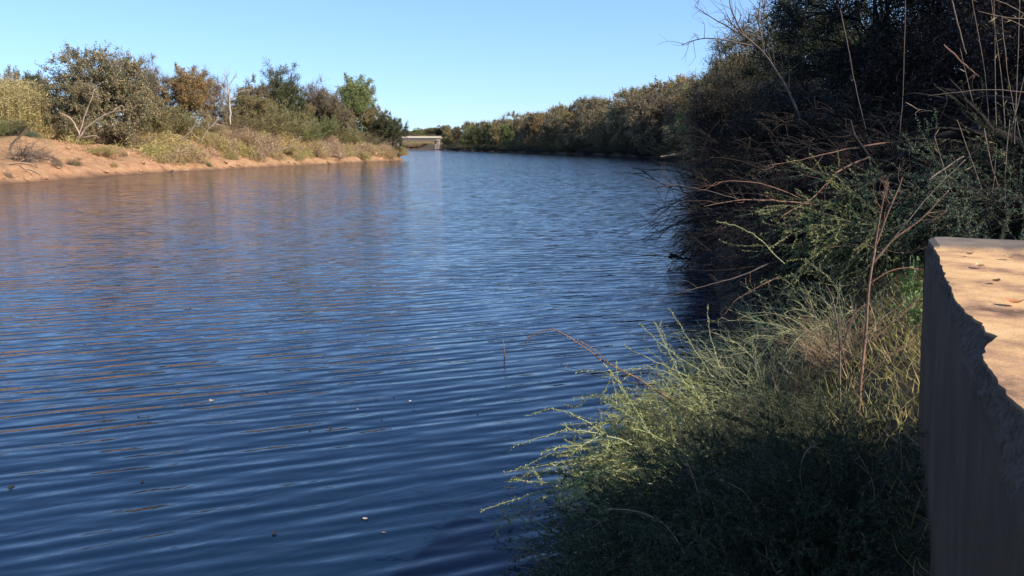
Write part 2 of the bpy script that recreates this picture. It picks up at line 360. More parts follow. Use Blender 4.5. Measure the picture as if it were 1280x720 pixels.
def gen_tree(name, seed, h=10.0, w=10.0, base=0.12, nclump=150, per=130, leaf=(0.22, 0.1), cr=0.75, tr=0.22, stems=2, wood='bark', twigs=5, shell=0.75, droop=0.0, gap=0.0):
    rng = np.random.default_rng(seed)
    # crown lobes
    lobes = []
    nl = 7
    for k in range(nl):
        a = rng.random() * 2 * PI; r = w * 0.5 * rng.uniform(0.25, 0.62)
        zc = h * rng.uniform(base + 0.22, 0.78)
        rr = w * rng.uniform(0.2, 0.33)
        lobes.append((np.array([r * math.cos(a), r * math.sin(a), zc]), np.array([rr, rr, min(rr * rng.uniform(0.75, 1.1), h - zc)])))
    lobes.append((np.array([rng.normal(0, w * 0.06), rng.normal(0, w * 0.06), h * 0.66]), np.array([w * 0.3, w * 0.3, h * 0.33])))
    low = (np.array([0, 0, h * (base + 0.2)]), np.array([w * 0.42, w * 0.42, h * 0.2])); lobes += [low, low]
    C = []
    while len(C) < nclump:
        c, r = lobes[rng.integers(len(lobes))]
        v = rng.normal(size=3); v /= np.linalg.norm(v)
        q = c + v * r * (rng.uniform(shell, 1.0) if rng.random() < 0.8 else rng.uniform(0.2, 0.8))
        if q[2] < h * base * 0.8: continue
        if gap and noise2(q[0] * 0.5 + seed, q[1] * 0.5 + q[2] * 0.37) > gap: continue
        C.append(q)
    C = np.array(C)
    T = Tubes(); limbs = []
    for s in range(stems):
        a = rng.random() * 2 * PI
        b0 = np.array([math.cos(a), math.sin(a), 0]) * (0.0 if stems == 1 else tr * 1.2)
        top = np.array([math.cos(a) * w * 0.12, math.sin(a) * w * 0.12, h * 0.72]) + rng.normal(0, w * 0.03, 3)
        P = curve(b0 - np.array([0, 0, 0.4]), top, rng.normal(0, w * 0.03, 3) * np.array([1, 1, 0]), 9, rng, 0.06)
        T.add(P, tr, tr * 0.2, 7); limbs.append((P, tr))
        for k in range(4):
            j = rng.integers(1, 5); c, r = lobes[rng.integers(len(lobes))]
            e = c + rng.normal(0, 0.3, 3) * r
            Q = curve(P[j], e, (0, 0, w * 0.04), 7, rng, 0.08)
            T.add(Q, tr * 0.5, tr * 0.1, 5); limbs.append((Q, tr * 0.5))
    LP = np.concatenate([p_ for p_, _ in limbs]); L = Leaves()
    for q in C:
        dd = np.linalg.norm(LP - q, axis=1) + np.maximum(0, LP[:, 2] - q[2]) * 1.5
        s0 = LP[int(np.argmin(dd))]
        P = curve(s0, q, (0, 0, 0.15), 5, rng, 0.05)
        T.add(P, tr * 0.14 + 0.01, 0.012, 4)
        out = q - np.array([0, 0, h * 0.45]); out /= np.linalg.norm(out) + 1e-6
        clump = rng.random()
        R = cr * rng.uniform(0.65, 1.3); nn = int(per * rng.uniform(0.6, 1.3))
        for t in range(twigs):
            dv = out * 0.8 + rng.normal(0, 0.7, 3); dv /= np.linalg.norm(dv); e = q + dv * R * rng.uniform(0.8, 1.6) - np.array([0, 0, droop * R])
            T.add(curve(q, e, (0, 0, 0.05), 3, rng, 0.02), 0.012 + leaf[0] * 0.02, 0.006, 3)
            k = nn // (twigs + 2)
            tt = rng.random(k)[:, None] ** 0.7
            c = q + (e - q) * tt + rng.normal(0, R * 0.16, (k, 3))
            L.add(c, rng.normal(size=(k, 3)) + dv * 0.6, leaf[0] * rng.uniform(0.6, 1.3, k), leaf[1] * rng.uniform(0.7, 1.3, k), clump, rng)
        k = nn * 2 // (twigs + 2)
        c = q + rng.normal(0, R * 0.38, (k, 3)) * np.array([1, 1, 0.75])
        L.add(c, rng.normal(size=(k, 3)), leaf[0] * rng.uniform(0.6, 1.3, k), leaf[1] * rng.uniform(0.7, 1.3, k), clump, rng)
    return T.mesh(name + '_wood', M[wood]), L.mesh(name + '_leaves', [M['olive']], rng), h, w

def gen_spray(name, seed, h=3.0, w=3.0, stems=60, twigs=8, leaves=14, leaf=(0.14, 0.035), upright=0.8, arch=0.4, r=0.02, base=0.25, wood='greystem', tw_len=0.35, along=(0.25, 1.0), jit=0.02, wob=0.02, hug=0.5):
    """Many stems from a small base, side twigs, narrow leaves."""
    rng = np.random.default_rng(seed); T = Tubes(); L = Leaves()
    for s in range(stems):
        a = rng.random() * 2 * PI; o = math.sqrt(rng.random()) ; lean = o * (1 - upright) + rng.normal(0, 0.05)
        b0 = np.array([math.cos(a), math.sin(a), 0]) * base * w * 0.5 * o
        ln = h * rng.uniform(0.6, 1.05)
        dv = np.array([math.cos(a) * o * w * 0.5 / h, math.sin(a) * o * w * 0.5 / h, 1.0 - 0.25 * o]) + rng.normal(0, 0.08, 3)
        n = 8; P = [b0 - np.array([0, 0, 0.1])]; v = dv / np.linalg.norm(dv)
        for k in range(n):
            v = v + np.array([math.cos(a) * 0.04, math.sin(a) * 0.04, -arch * o * (k / n) * 0.4]) + rng.normal(0, wob, 3)
            v /= np.linalg.norm(v); P.append(P[-1] + v * ln / n)
        P = np.array(P); T.add(P, r, r * 0.3, 4); clump = rng.random()
        seg = np.linspace(0, len(P) - 1, 40); PP = np.stack([np.interp(seg, np.arange(len(P)), P[:, c]) for c in range(3)], 1)
        for t in range(twigs):
            q = rng.uniform(*along); j = min(38, int(q * 39)); d0 = PP[j + 1] - PP[j]; d0 /= np.linalg.norm(d0) + 1e-9
            dv = d0 * 1.0 + rng.normal(0, 0.55, 3); dv /= np.linalg.norm(dv)
            e = PP[j] + dv * tw_len * h * rng.uniform(0.4, 1.0) * (1.1 - 0.5 * q)
            Q = curve(PP[j], e, rng.normal(0, 0.03 * h, 3), 4, rng, 0.004 * h)
            T.add(Q, r * 0.45, r * 0.2, 3)
            k = leaves; tt = rng.random(k) * 3; i0 = np.minimum(2, tt.astype(int)); fr = (tt - i0)[:, None]
            c = Q[i0] * (1 - fr) + Q[i0 + 1] * fr + rng.normal(0, jit, (k, 3))
            L.add(c, rng.normal(size=(k, 3)) * (1 - hug) + dv * hug * 1.6, leaf[0] * rng.uniform(0.6, 1.3, k), leaf[1] * rng.uniform(0.7, 1.3, k), clump, rng)
        k = leaves; c = PP[rng.integers(14, 40, k)] + rng.normal(0, jit, (k, 3))
        L.add(c, rng.normal(size=(k, 3)) + dv, leaf[0] * rng.uniform(0.6, 1.3, k), leaf[1] * rng.uniform(0.7, 1.3, k), clump, rng)
    return T.mesh(name + '_wood', M[wood]), L.mesh(name + '_leaves', [M['olive']], rng), h, w

def gen_tuft(name, seed, h=1.2, w=1.4, blades=900, width=0.03):
    rng = np.random.default_rng(seed); n = blades
    a = rng.random(n) * 2 * PI; o = np.sqrt(rng.random(n)); L = h * rng.uniform(0.45, 1.05, n)
    b = np.stack([np.cos(a) * o * w * 0.28, np.sin(a) * o * w * 0.28, np.zeros(n) - 0.05], 1)
    lean = o * w * 0.34 + rng.normal(0, 0.06 * w, n)
    e = b + np.stack([np.cos(a) * lean, np.sin(a) * lean, L], 1) + rng.normal(0, 0.05, (n, 3))
    mid = (b + e) / 2 + np.stack([np.zeros(n), np.zeros(n), L * 0.12], 1)
    s = rng.normal(size=(n, 3)) * [1, 1, 0.1]; s /= np.linalg.norm(s, axis=1, keepdims=True); s *= width * 0.5
    V = np.stack([b - s, b + s, mid + s, mid - s, e - s * 0.15, e + s * 0.15], 1).reshape(-1, 3)
    k = np.arange(n)[:, None] * 6
    Fq = np.concatenate([k + [[0, 1, 2, 3]], k + [[3, 2, 5, 4]]])
    t = np.ones((n, 6, 4)); t[:, :, 0] = rng.random(n)[:, None] * 0.5 + rng.random() * 0.5; t[:, :, 1] = rng.random(n)[:, None]
    return None, mesh_np(name, V, Fq, [M['straw']], t.reshape(-1, 4)), h, w

def gen_tangle(name, seed, h=1.3, w=4.0, n=70, r=0.03, wood='greystem', flat=0.4):
    rng = np.random.default_rng(seed); T = Tubes()
    for k in range(n):
        c = rng.normal(0, 1, 3) * [w * 0.12, w * 0.12, 0]; c[2] = rng.uniform(0, h * 0.4)
        dv = rng.normal(size=3) * [1, 1, flat]; dv[2] = abs(dv[2]) * 0.7; dv /= np.linalg.norm(dv)
        e = c + dv * w * 0.5 * rng.uniform(0.4, 1.0); P = curve(c, e, rng.normal(0, 0.06 * w, 3) * [1, 1, 0.5], 6, rng, 0.02 * w)
        P[:, 2] = np.clip(P[:, 2], 0, h)
        T.add(P, r * rng.uniform(0.5, 1.3), r * 0.2, 4)
        for t in range(3):
            j = rng.integers(2, 6); dd = dv + rng.normal(0, 0.5, 3); e2 = P[j] + dd / np.linalg.norm(dd) * w * 0.16
            T.add(curve(P[j], e2, rng.normal(0, 0.02 * w, 3), 4, rng, 0.01 * w), r * 0.35, r * 0.12, 3)
    return T.mesh(name + '_wood', M[wood]), None, h, w

PROTO = {
 'crownA': gen_tree('crown_a', 3, 10, 11, 0.04, 330, 170, (0.21, 0.1), 0.75),
 'crownB': gen_tree('crown_b', 14, 11, 9.5, 0.04, 290, 170, (0.21, 0.1), 0.75, stems=3),
 'crownC': gen_tree('crown_c', 25, 9, 10, 0.03, 300, 170, (0.21, 0.1), 0.7, stems=3),
 'sparse': gen_tree('crown_d', 36, 10, 8, 0.15, 170, 110, (0.18, 0.08), 0.75, stems=1, twigs=9, gap=0.35),
 'bare': gen_tree('bare_a', 47, 9, 7, 0.15, 200, 60, (0.16, 0.04), 0.8, stems=2, twigs=14, wood='bark'),
 'farA': gen_tree('far_a', 58, 14, 14, 0.02, 330, 120, (0.34, 0.18), 1.1, tr=0.3),
 'farB': gen_tree('far_b', 69, 15, 13, 0.02, 330, 120, (0.34, 0.18), 1.05, tr=0.3, stems=3),
 'farC': gen_tree('far_c', 70, 12, 15, 0.02, 330, 120, (0.34, 0.18), 1.1, tr=0.3, stems=3),
 'spray': gen_spray('spray_a', 81, 4.0, 4.2, 90, 9, 12, (0.17, 0.045), r=0.018),
 'sprayB': gen_spray('spray_b', 82, 3.6, 5.0, 90, 9, 12, (0.17, 0.045), arch=0.8, r=0.018),
 'brush': gen_spray('brush_a', 83, 1.8, 3.4, 110, 8, 9, (0.1, 0.03), arch=1.0, r=0.011, jit=0.04),
 'brushB': gen_spray('brush_b', 84, 1.5, 4.2, 110, 8, 7, (0.1, 0.03), arch=1.4, r=0.011, jit=0.05),
 'tuft': gen_tuft('tuft_a', 91), 'tuftB': gen_tuft('tuft_b', 92, 1.0, 1.8, 900),
 'tangle': gen_tangle('tangle_a', 95), 'tangleB': gen_tangle('tangle_b', 96, 1.8, 3.6, 80, 0.02),
}
WOODPART = {'tree': 'trunk', 'bare_tree': 'trunk'}
used = {}
def plant(kind, proto, loc, sxy, sz, rz, leafmat, label, cat, group=None, wood=None, tilt=(0, 0)):
    """One plant: an Empty at its foot, its wood and its foliage as children (the meshes are shared between copies)."""
    wm, lm, ph, pw = PROTO[proto]
    r = empty(kind, loc, rz); r.rotation_euler = (tilt[0], tilt[1], rz); r.scale = (sxy, sxy, sz)
    tag(r, label, cat, group)
    if wm is not None:
        o = link('trunk' if 'tree' in kind else 'stem', wm, r)
        if wood: o.material_slots[0].link = 'OBJECT'; o.material_slots[0].material = M[wood]
    if lm is not None:
        o = link('crown' if 'tree' in kind else ('blades' if 'tuft' in proto else 'foliage'), lm, r)
        o.material_slots[0].link = 'OBJECT'; o.material_slots[0].material = M[leafmat]
    return r
def at_offset(u, off):
    """How far ahead the ray through column U is OFF metres inland of the left waterline."""
    y = np.arange(50, 176, 0.25); x = (u - 640) / F * y * 0.984; d_ = Lx(y) - x
    k = int(np.argmax(d_ > off)) if d_.max() > off else int(np.argmax(d_)); return float(y[k])
def plant_px(kind, proto, u, vtop, dist, wpx, leafmat, label, cat, group=None, wood=None, rz=None, sink=0.0, tilt=(0, 0), off=None):
    if off is not None: dist = at_offset(u, off)
    p = at(u, vtop, dist); z0 = gz(p.x, p.y) - sink
    wm, lm, ph, pw = PROTO[proto]
    ww = wpx * dist / F; hh = max(0.3 if off is None else 0.42 * ww, p.z - z0)
    return plant(kind, proto, (p.x, p.y, z0), ww / pw, hh / ph, RN.random() * 2 * PI if rz is None else rz, leafmat, label, cat, group, wood, tilt)

# ------------------------------------------------------------------ left bank trees: u, top v, distance, width px
GL = 'trees along the left bank'
for a in [
 ('tree','crownA',118,52,11.5,120,'greygreen','broad grey-green tree on the sandy left bank, biggest crown there'),
 ('tree','sparse',166,60,17,62,'greygreen','thin-topped grey-green tree rising behind the right side of the broadest left-bank tree'),
 ('tree','crownC',85,90,11,66,'greygreen','low grey-green tree spreading at the left foot of the broadest crown'),
 ('tree','crownC',182,108,11,64,'olive','low olive tree filling the right flank of the broadest left-bank tree'),
 ('tree','crownB',228,80,13,76,'rust','rust and green autumn tree right of the broadest left-bank tree'),
 ('bare_tree','bare',266,86,15,54,'purple','leafless mauve-brown tree just right of the rust and green tree'),
 ('bare_tree','bare',198,76,16,46,'purple','bare twiggy crown poking up behind the rust and green tree, on its left'),
 ('tree','crownC',300,112,13,62,'olive','olive tree with rounded top standing right of the bleached dead tree'),
 ('tree','sparse',346,73,15,60,'dark','dark green tree with ragged double top, tallest in the middle of the left bank'),
 ('tree','crownB',352,98,13,54,'dark','dark green lower crown under the ragged double-topped tree'),
 ('bare_tree','bare',392,98,15,62,'brown','brown leafless crown right of the ragged double-topped tree'),
 ('tree','crownC',408,112,12,56,'brown','brown autumn tree in front of the round green tree on the left bank'),
 ('tree','crownB',438,92,13,66,'green','round bright green tree near the end of the left bank'),
 ('tree','crownC',462,126,9,44,'olive','olive tree right under the round bright green tree'),
 ('tree','crownB',487,140,6,42,'dark','small dark tree, last one before the tip of the left bank'),
 ('tree','crownC',318,98,17,60,'brown','brown tree seen in the back row behind the bleached dead tree'),
 ('tree','farC',12,84,30,46,'greygreen','dark tree poking over the reed bed at the left edge'),
 ('tree','farA',42,90,36,50,'dark','distant dark tree above the middle of the reed bed'),
 ('tree','farC',-30,82,22,60,'olive','olive tree cut off by the left edge of the view'),
 ('tree','crownC',372,122,12,44,'olive','small olive tree below the brown leafless crown'),
 ('tree','crownA',425,128,11,50,'greygreen','grey-green tree low in front of the brown autumn tree'),
]:
    kind, proto, u, vt, dist, w, lm, lab = a
    plant_px(kind, proto, u, vt, 0, w, lm, lab, 'tree', GL, wood='bark', off=dist)

GS = 'shrubs on the left bank'
for a in [
 ('shrub','spray',212,128,10,60,'willow','yellow-green feathery shrub between the broadest tree and the rust tree'),
 ('shrub','sprayB',187,140,9.5,44,'willow','yellow-green feathery shrub at the right foot of the broadest tree'),
 ('shrub','spray',246,146,10,42,'olive','olive shrub at the foot of the rust and green tree'),
 ('shrub','spray',330,118,10,50,'willow','tall yellow-green shrub in front of the ragged double-topped tree'),
 ('shrub','sprayB',362,126,9.5,46,'willow','yellow-green shrub just right of the tall yellow-green one'),
 ('shrub','spray',303,134,10,44,'olive','olive shrub right of the bleached dead tree'),
 ('shrub','spray',398,140,9.5,42,'green','green feathery shrub in front of the brown autumn tree'),
 ('shrub','sprayB',378,152,8,44,'green','low green shrub right of the yellow-green pair'),
 ('shrub','sprayB',430,152,8,42,'willow','yellow-green shrub under the grey-green tree'),
 ('shrub','sprayB',455,158,7,38,'greygreen','grey-green shrub below the olive tree near the bank tip'),
 ('shrub','brush',475,160,5,34,'tanbrush','tan shrub under the small dark tree'),
 ('shrub','spray',14,146,11,32,'dark','small dark green shrub at the left edge in front of the reeds'),
 ('shrub','spray',88,158,10.5,16,'bluegreen','tiny blue-green shrub below the forked dead limb'),
 ('shrub','spray',-14,140,11,36,'green','green shrub mostly beyond the left edge'),
 ('shrub','brush',152,168,9.5,44,'tanbrush','brown shrub under the right edge of the broadest tree'),
 ('shrub','tangleB',132,160,11,60,'purple','mauve tangle of dead twigs in shade under the broadest tree'),
 ('shrub','tangleB',168,178,7.5,50,'purple','mauve tangle of dead twigs halfway down the bank right of the broadest tree'),
 ('shrub','brush',46,182,5,32,'tanbrush','tan brush clump beside the driftwood pile'),
 ('shrub','brushB',66,192,3.6,24,'purple','mauve brush tuft just right of the driftwood pile'),
 ('shrub','brush',126,186,4.5,42,'goldgreen','green-gold weed clump in the middle of the bare sand'),
 ('shrub','brushB',40,168,9,24,'bluegreen','small grey-green weed at the top of the bare sand near the reeds'),
 ('shrub','brushB',142,212,1.2,16,'goldgreen','small gold-green weed at the water edge below the broadest tree'),
 ('shrub','brush',288,154,8,40,'tanbrush','tan brush below the bleached dead tree'),
 ('shrub','brushB',262,172,6,44,'goldgreen','yellow brush clump on the slope left of the leaning pale limb'),
 ('shrub','brush',232,180,4,34,'goldgreen','yellow-green brush at the right end of the bare sand'),
 ('shrub','brushB',205,186,5,34,'tanbrush','pale tan brush on the bare sand right of the mauve tangle'),
 ('shrub','brush',310,168,6.5,44,'straw','straw-coloured brush halfway up the bank under the olive shrub'),
 ('shrub','brushB',334,172,5.5,46,'tanbrush','tan brush hanging over the slope under the tall yellow-green shrub'),
 ('shrub','brush',356,180,4.2,40,'goldgreen','gold-green brush low on the slope below the yellow-green pair'),
 ('shrub','brush',383,178,5,42,'straw','straw brush mound below the low green shrub'),
 ('shrub','tangleB',404,174,4.5,44,'purple','mauve dead tangle on the slope below the green feathery shrub'),
 ('shrub','brushB',424,180,3.8,40,'tanbrush','tan brush on the slope just right of the mauve dead tangle'),
 ('shrub','brush',444,176,4,38,'straw','straw brush mound below the grey-green shrub near the tip'),
 ('shrub','brush',462,178,3.4,34,'goldgreen','gold-green brush mound, third from the bank tip'),
 ('shrub','brush',480,180,2.6,32,'tanbrush','tan brush mound, second from the bank tip'),
 ('shrub','brush',497,178,2,28,'goldgreen','golden brush mound on the very tip of the left bank'),
 ('shrub','brushB',286,186,2.4,34,'goldgreen','gold-green brush low on the bank left of the small bright bush'),
 ('shrub','brushB',260,200,0.5,14,'green','small bright green bush right at the left bank waterline'),
 ('shrub','brushB',318,190,1.6,40,'tanbrush','tan-pink brush low above the water below the straw-coloured brush'),
 ('shrub','brushB',345,190,1.4,34,'straw','low straw brush touching the waterline in the middle of the left bank'),
 ('shrub','brushB',372,194,1,26,'goldgreen','low yellow tuft by the water left of the mauve tangle'),
 ('shrub','tangle',422,192,0.8,36,'tanwood','low grey brush heap at the waterline below the tan brush'),
 ('shrub','brushB',450,190,0.9,36,'goldgreen','gold brush at the waterline below the straw mound'),
 ('shrub','brushB',484,188,0.8,30,'straw','straw brush at the waterline near the bank tip'),
]:
    kind, proto, u, vt, dist, w, lm, lab = a
    wood = {'tanbrush': 'tanwood', 'straw': 'tanwood', 'goldgreen': 'tanwood', 'tanwood': 'tanwood'}.get(lm)
    plant_px(kind, proto, u, vt, dist, w, 'tanbrush' if lm == 'tanwood' else lm, lab, 'shrub', GS, wood=wood, off=dist)

rng = np.random.default_rng(202)
for k in range(26):
    u = rng.uniform(5, 500) if k % 2 else rng.uniform(60, 330); off = rng.uniform(0.6, 7.5); dist = at_offset(u, off); p = at(u, 180, dist); w_ = rng.uniform(0.7, 1.5)
    plant('dry_tuft', ['brushB', 'brush', 'tangleB'][k % 3], (p.x, p.y, gz(p.x, p.y) - 0.05), w_ / PROTO[['brushB', 'brush', 'tangleB'][k % 3]][3], w_ * 0.4, rng.random() * 6, ['tanbrush', 'straw', 'olive'][int(rng.integers(3))], 'small dry tuft growing on the bare sandy slope of the left bank', 'tuft', 'small dry tufts on the sandy slope', wood='greystem')
for k in range(40):
    u = rng.uniform(0, 440); off = rng.uniform(0.15, 8) if k % 3 else rng.uniform(0.05, 0.6); dist = at_offset(u, off); p = at(u, 180, dist); r_ = rng.uniform(0.12, 0.34)
    if k < 4:
        bm = bmesh.new(); bmesh.ops.create_icosphere(bm, subdivisions=3, radius=1.0)
        for vv in bm.verts:
            c_ = vv.co.copy(); vv.co = c_ * (1 + 0.35 * float(noise2(c_.x * 1.7 + k * 5, c_.y * 1.7 + c_.z)) + 0.12 * float(noise2(c_.x * 6, c_.y * 6 + c_.z * 5 + k)))
        me = bpy.data.meshes.new('earth_clod'); bm.to_mesh(me); bm.free(); me.materials.append(g.data.materials[0]); me.materials[0] = M['clod']; CL = globals().setdefault('CL', []); CL.append(me)
    o = link('earth_clod', CL[k % 4]); o.location = (p.x, p.y, gz(p.x, p.y) + r_ * 0.1); o.scale = (r_ * 1.3, r_, r_ * 0.6); o.rotation_euler = (0, 0, rng.random() * 6)
    tag(o, 'clod of reddish earth lying on the sandy slope of the left bank', 'clod', 'clods of earth on the sandy slope')

# reed bed: uncountable upright canes behind the left bank
def reed_bed():
    rng = np.random.default_rng(5); n = 26000
    x = rng.uniform(-82, -46, n); y = rng.uniform(78, 112, n)
    u = 640 + F * x / (y * 0.984)
    keep = (u < 66 - rng.random(n) * 14) & (u > -90) & (Lx(y) - x > 11); x, y = x[keep], y[keep]; n = len(x)
    z = ground(x, y); L = rng.uniform(4.2, 6.2, n) + fbm(x * 0.3, y * 0.3, 9) * 1.6
    L *= 1 - 0.35 * sstep(86, 78, y)
    b = np.stack([x, y, z], 1); s = rng.normal(size=(n, 3)) * [1, 1, 0.0]; s /= np.linalg.norm(s, axis=1, keepdims=True); s *= 0.014
    e = b + np.stack([rng.normal(0, 0.35, n), rng.normal(0, 0.35, n), L], 1)
    V = [np.stack([b - s, b + s, e + s * 0.4, e - s * 0.4], 1)]
    # leaves of each cane
    for k in range(13):
        t = rng.uniform(0.2, 1.02, n)[:, None]; c = b + (e - b) * t
        dv = rng.normal(size=(n, 3)) * [1, 1, 0.6] + [0, 0, 0.2]; dv /= np.linalg.norm(dv, axis=1, keepdims=True)
        ln = rng.uniform(0.25, 0.55, n)[:, None]; ss = np.cross(dv, rng.normal(size=(n, 3))); ss /= np.linalg.norm(ss, axis=1, keepdims=True)
        V.append(np.stack([c, c + dv * ln * 0.5 + ss * 0.035, c + dv * ln, c + dv * ln * 0.5 - ss * 0.035], 1))
    q = np.concatenate(V); m_ = len(q)
    t = np.ones((m_, 4, 4)); t[:, :, 0] = np.tile(np.clip(0.5 + 0.6 * fbm(x * 0.2, y * 0.2, 3), 0, 1), 14)[:, None]; t[:, :, 1] = rng.random(m_)[:, None]
    o = link('reed_bed', mesh_np('reed_bed', q.reshape(-1, 3), np.arange(m_ * 4).reshape(-1, 4), [M['reed']], t.reshape(-1, 4)))
    tag(o, 'bed of yellow-green reeds behind the sandy left bank at the left edge', 'reeds', kind='stuff')
M['reed'] = leaf_mat('reed_blade', (0.247, 0.215, 0.078), (0.351, 0.273, 0.117), (0.442, 0.338, 0.156))
reed_bed()

# dry grass and litter over the left slope and shelf
def bank_grass(name, seed, n, xr, yr, dens, h0, h1, mt, label, wd=0.02, side='l', lying=0.3):
    rng = np.random.default_rng(seed)
    x = rng.uniform(*xr, n); y = rng.uniform(*yr, n)
    d_ = (Lx(y) - x) if side == 'l' else (x - Rx(y))
    keep = rng.random(n) < dens(x, y, d_); x, y = x[keep], y[keep]; n = len(x)
    b = np.stack([x, y, ground(x, y) - 0.01], 1); L = rng.uniform(h0, h1, n)[:, None]
    dv = rng.normal(size=(n, 3)) * [lying, lying, 0.1] + [0, 0, 0.8]; dv /= np.linalg.norm(dv, axis=1, keepdims=True)
    s = rng.normal(size=(n, 3)) * [1, 1, 0.2]; s /= np.linalg.norm(s, axis=1, keepdims=True); s *= wd * 0.5
    mid = b + dv * L * 0.55; e = b + dv * L + rng.normal(0, 0.25, (n, 3)) * L * [1, 1, 0.5]
    V = np.stack([b - s, b + s, mid + s, mid - s, e - s * 0.1, e + s * 0.1], 1).reshape(-1, 3)
    k = np.arange(n)[:, None] * 6; Fq = np.concatenate([k + [[0, 1, 2, 3]], k + [[3, 2, 5, 4]]])
    t = np.ones((n, 6, 4)); t[:, :, 0] = np.clip(0.5 + 0.7 * fbm(x * 0.5, y * 0.5, seed), 0, 1)[:, None]; t[:, :, 1] = rng.random(n)[:, None]
    o = link(name, mesh_np(name, V, Fq, [mt], t.reshape(-1, 4))); tag(o, label, 'grass', kind='stuff'); return o
bank_grass('bank_grass', 101, 90000, (-75, -18), (60, 175), lambda x, y, d: sstep(0.05, 0.4, fbm(x * 0.25, y * 0.25, 51, 3)) * sstep(0.6, 3, d) * (0.3 + 0.7 * sstep(88, 112, y)) , 0.2, 0.7, M['straw'], 'dry straw grass scattered over the sandy left bank', 0.035)
bank_grass('shelf_weeds', 102, 70000, (-80, -22), (68, 175), lambda x, y, d: sstep(10, 13, d) * (1 - sstep(22, 30, d)) * (0.3 + 0.6 * sstep(85, 100, y)), 0.4, 1.3, M['goldgreen'], 'gold-green weeds under the trees on top of the left bank', 0.05)

def scrub(name, seed, n, lm, label, hmax, s0, y0=84, y1=172):
    rng = np.random.default_rng(seed); y = rng.uniform(y0, y1, n); off = 1.1 + rng.uniform(0, 11, n) + 0.9 * noise2(y * 0.4, 3.3, 8); x = Lx(y) - off
    m1 = fbm(x * 0.33 + s0, y * 0.22, seed, 2); cover = sstep(92, 112, y - off * 0.6 + off * 1.2 + 10 * noise2(x * 0.2, y * 0.2, 4)) if y0 > 60 else 1.0; keep = (rng.random(n) < sstep(0.06, 0.32, m1) * cover)
    x, y, m1 = x[keep], y[keep], m1[keep]; n = len(x); L = hmax * (0.25 + 2.0 * np.clip(m1, 0, 0.5)) * rng.uniform(0.35, 1.1, n)
    b = np.stack([x, y, ground(x, y) - 0.02], 1); c = b + np.stack([rng.normal(0, 0.15, n), rng.normal(0, 0.15, n), L * rng.random(n) ** 0.5], 1)
    dv = rng.normal(size=(n, 3)) * [0.7, 0.7, 0.5] + [0.25, 0, 0.5]; dv /= np.linalg.norm(dv, axis=1, keepdims=True)
    ln = rng.uniform(0.12, 0.34, n)[:, None]; w = np.cross(dv, rng.normal(size=(n, 3))); w /= np.linalg.norm(w, axis=1, keepdims=True); w *= rng.uniform(0.015, 0.035, n)[:, None]
    V = np.stack([c - dv * ln, c + w, c + dv * ln, c - w], 1)
    t = np.ones((n, 4, 4)); t[:, :, 0] = np.clip(0.5 + 0.8 * fbm(x * 0.5, y * 0.4, seed + 2), 0, 1)[:, None]; t[:, :, 1] = rng.random(n)[:, None]
    o = link(name, mesh_np(name, V.reshape(-1, 3), np.arange(n * 4).reshape(-1, 4), [M[lm]], t.reshape(-1, 4))); tag(o, label, 'scrub', kind='stuff')
scrub('bank_scrub', 121, 260000, 'straw', 'straw-coloured scrub covering the slope of the left bank', 1.7, 0)
scrub('bank_scrub', 124, 90000, 'olive', 'unseen olive scrub added on the left bank past the left edge', 2.2, 5, -10, 63)  # out of view, added so the water mirrors scrub instead of bare sand
scrub('bank_scrub', 122, 260000, 'tanbrush', 'tan and mauve dry scrub on the slope of the left bank', 1.9, 11)
scrub('bank_scrub', 123, 220000, 'goldgreen', 'gold-green scrub low on the slope of the left bank', 1.5, 23)

# ------------------------------------------------------------------ hand drawn dead wood (polylines in the picture, each with its own distance)
def poly(pts, dist, n=None, jitter=0.0, seed=0):
    rng = np.random.default_rng(seed); P = []
    for k, q in enumerate(pts):
        dd = q[2] if len(q) > 2 else dist
        P.append(np.array(at(q[0], q[1], dd)))
    P = np.array(P); m_ = len(P)
    if m_ > 2 or n:
        n = n or m_ * 4; t = np.linspace(0, m_ - 1, n)
        # Catmull-Rom
        out = []
        for tt in t:
            k = min(int(tt), m_ - 2); f = tt - k
            p0, p1, p2, p3 = P[max(k - 1, 0)], P[k], P[k + 1], P[min(k + 2, m_ - 1)]
            out.append(0.5 * (2 * p1 + (p2 - p0) * f + (2 * p0 - 5 * p1 + 4 * p2 - p3) * f * f + (3 * p1 - p0 - 3 * p2 + p3) * f ** 3))
        P = np.array(out)
        if jitter: P += rng.normal(0, jitter, P.shape)
    return P
def side_twigs(T, P, n, ln, r, seed, droop=0.0):
    rng = np.random.default_rng(seed)
    for k in range(n):
        j = rng.integers(len(P) // 4, len(P)); d0 = P[min(j, len(P) - 1)] - P[max(j - 1, 0)]; d0 /= np.linalg.norm(d0) + 1e-9
        dv = d0 + rng.normal(0, 0.6, 3); dv[2] -= droop; dv /= np.linalg.norm(dv); e = P[j] + dv * ln * rng.uniform(0.3, 1)
        Q = curve(P[j], e, rng.normal(0, ln * 0.08, 3), 5, rng, ln * 0.02); T.add(Q, r, r * 0.35, 4)
        if rng.random() < 0.6:
            dd = dv + rng.normal(0, 0.5, 3); T.add(curve(Q[2], Q[2] + dd / np.linalg.norm(dd) * ln * 0.35, (0, 0, 0), 3, rng, ln * 0.02), r * 0.6, r * 0.25, 3)

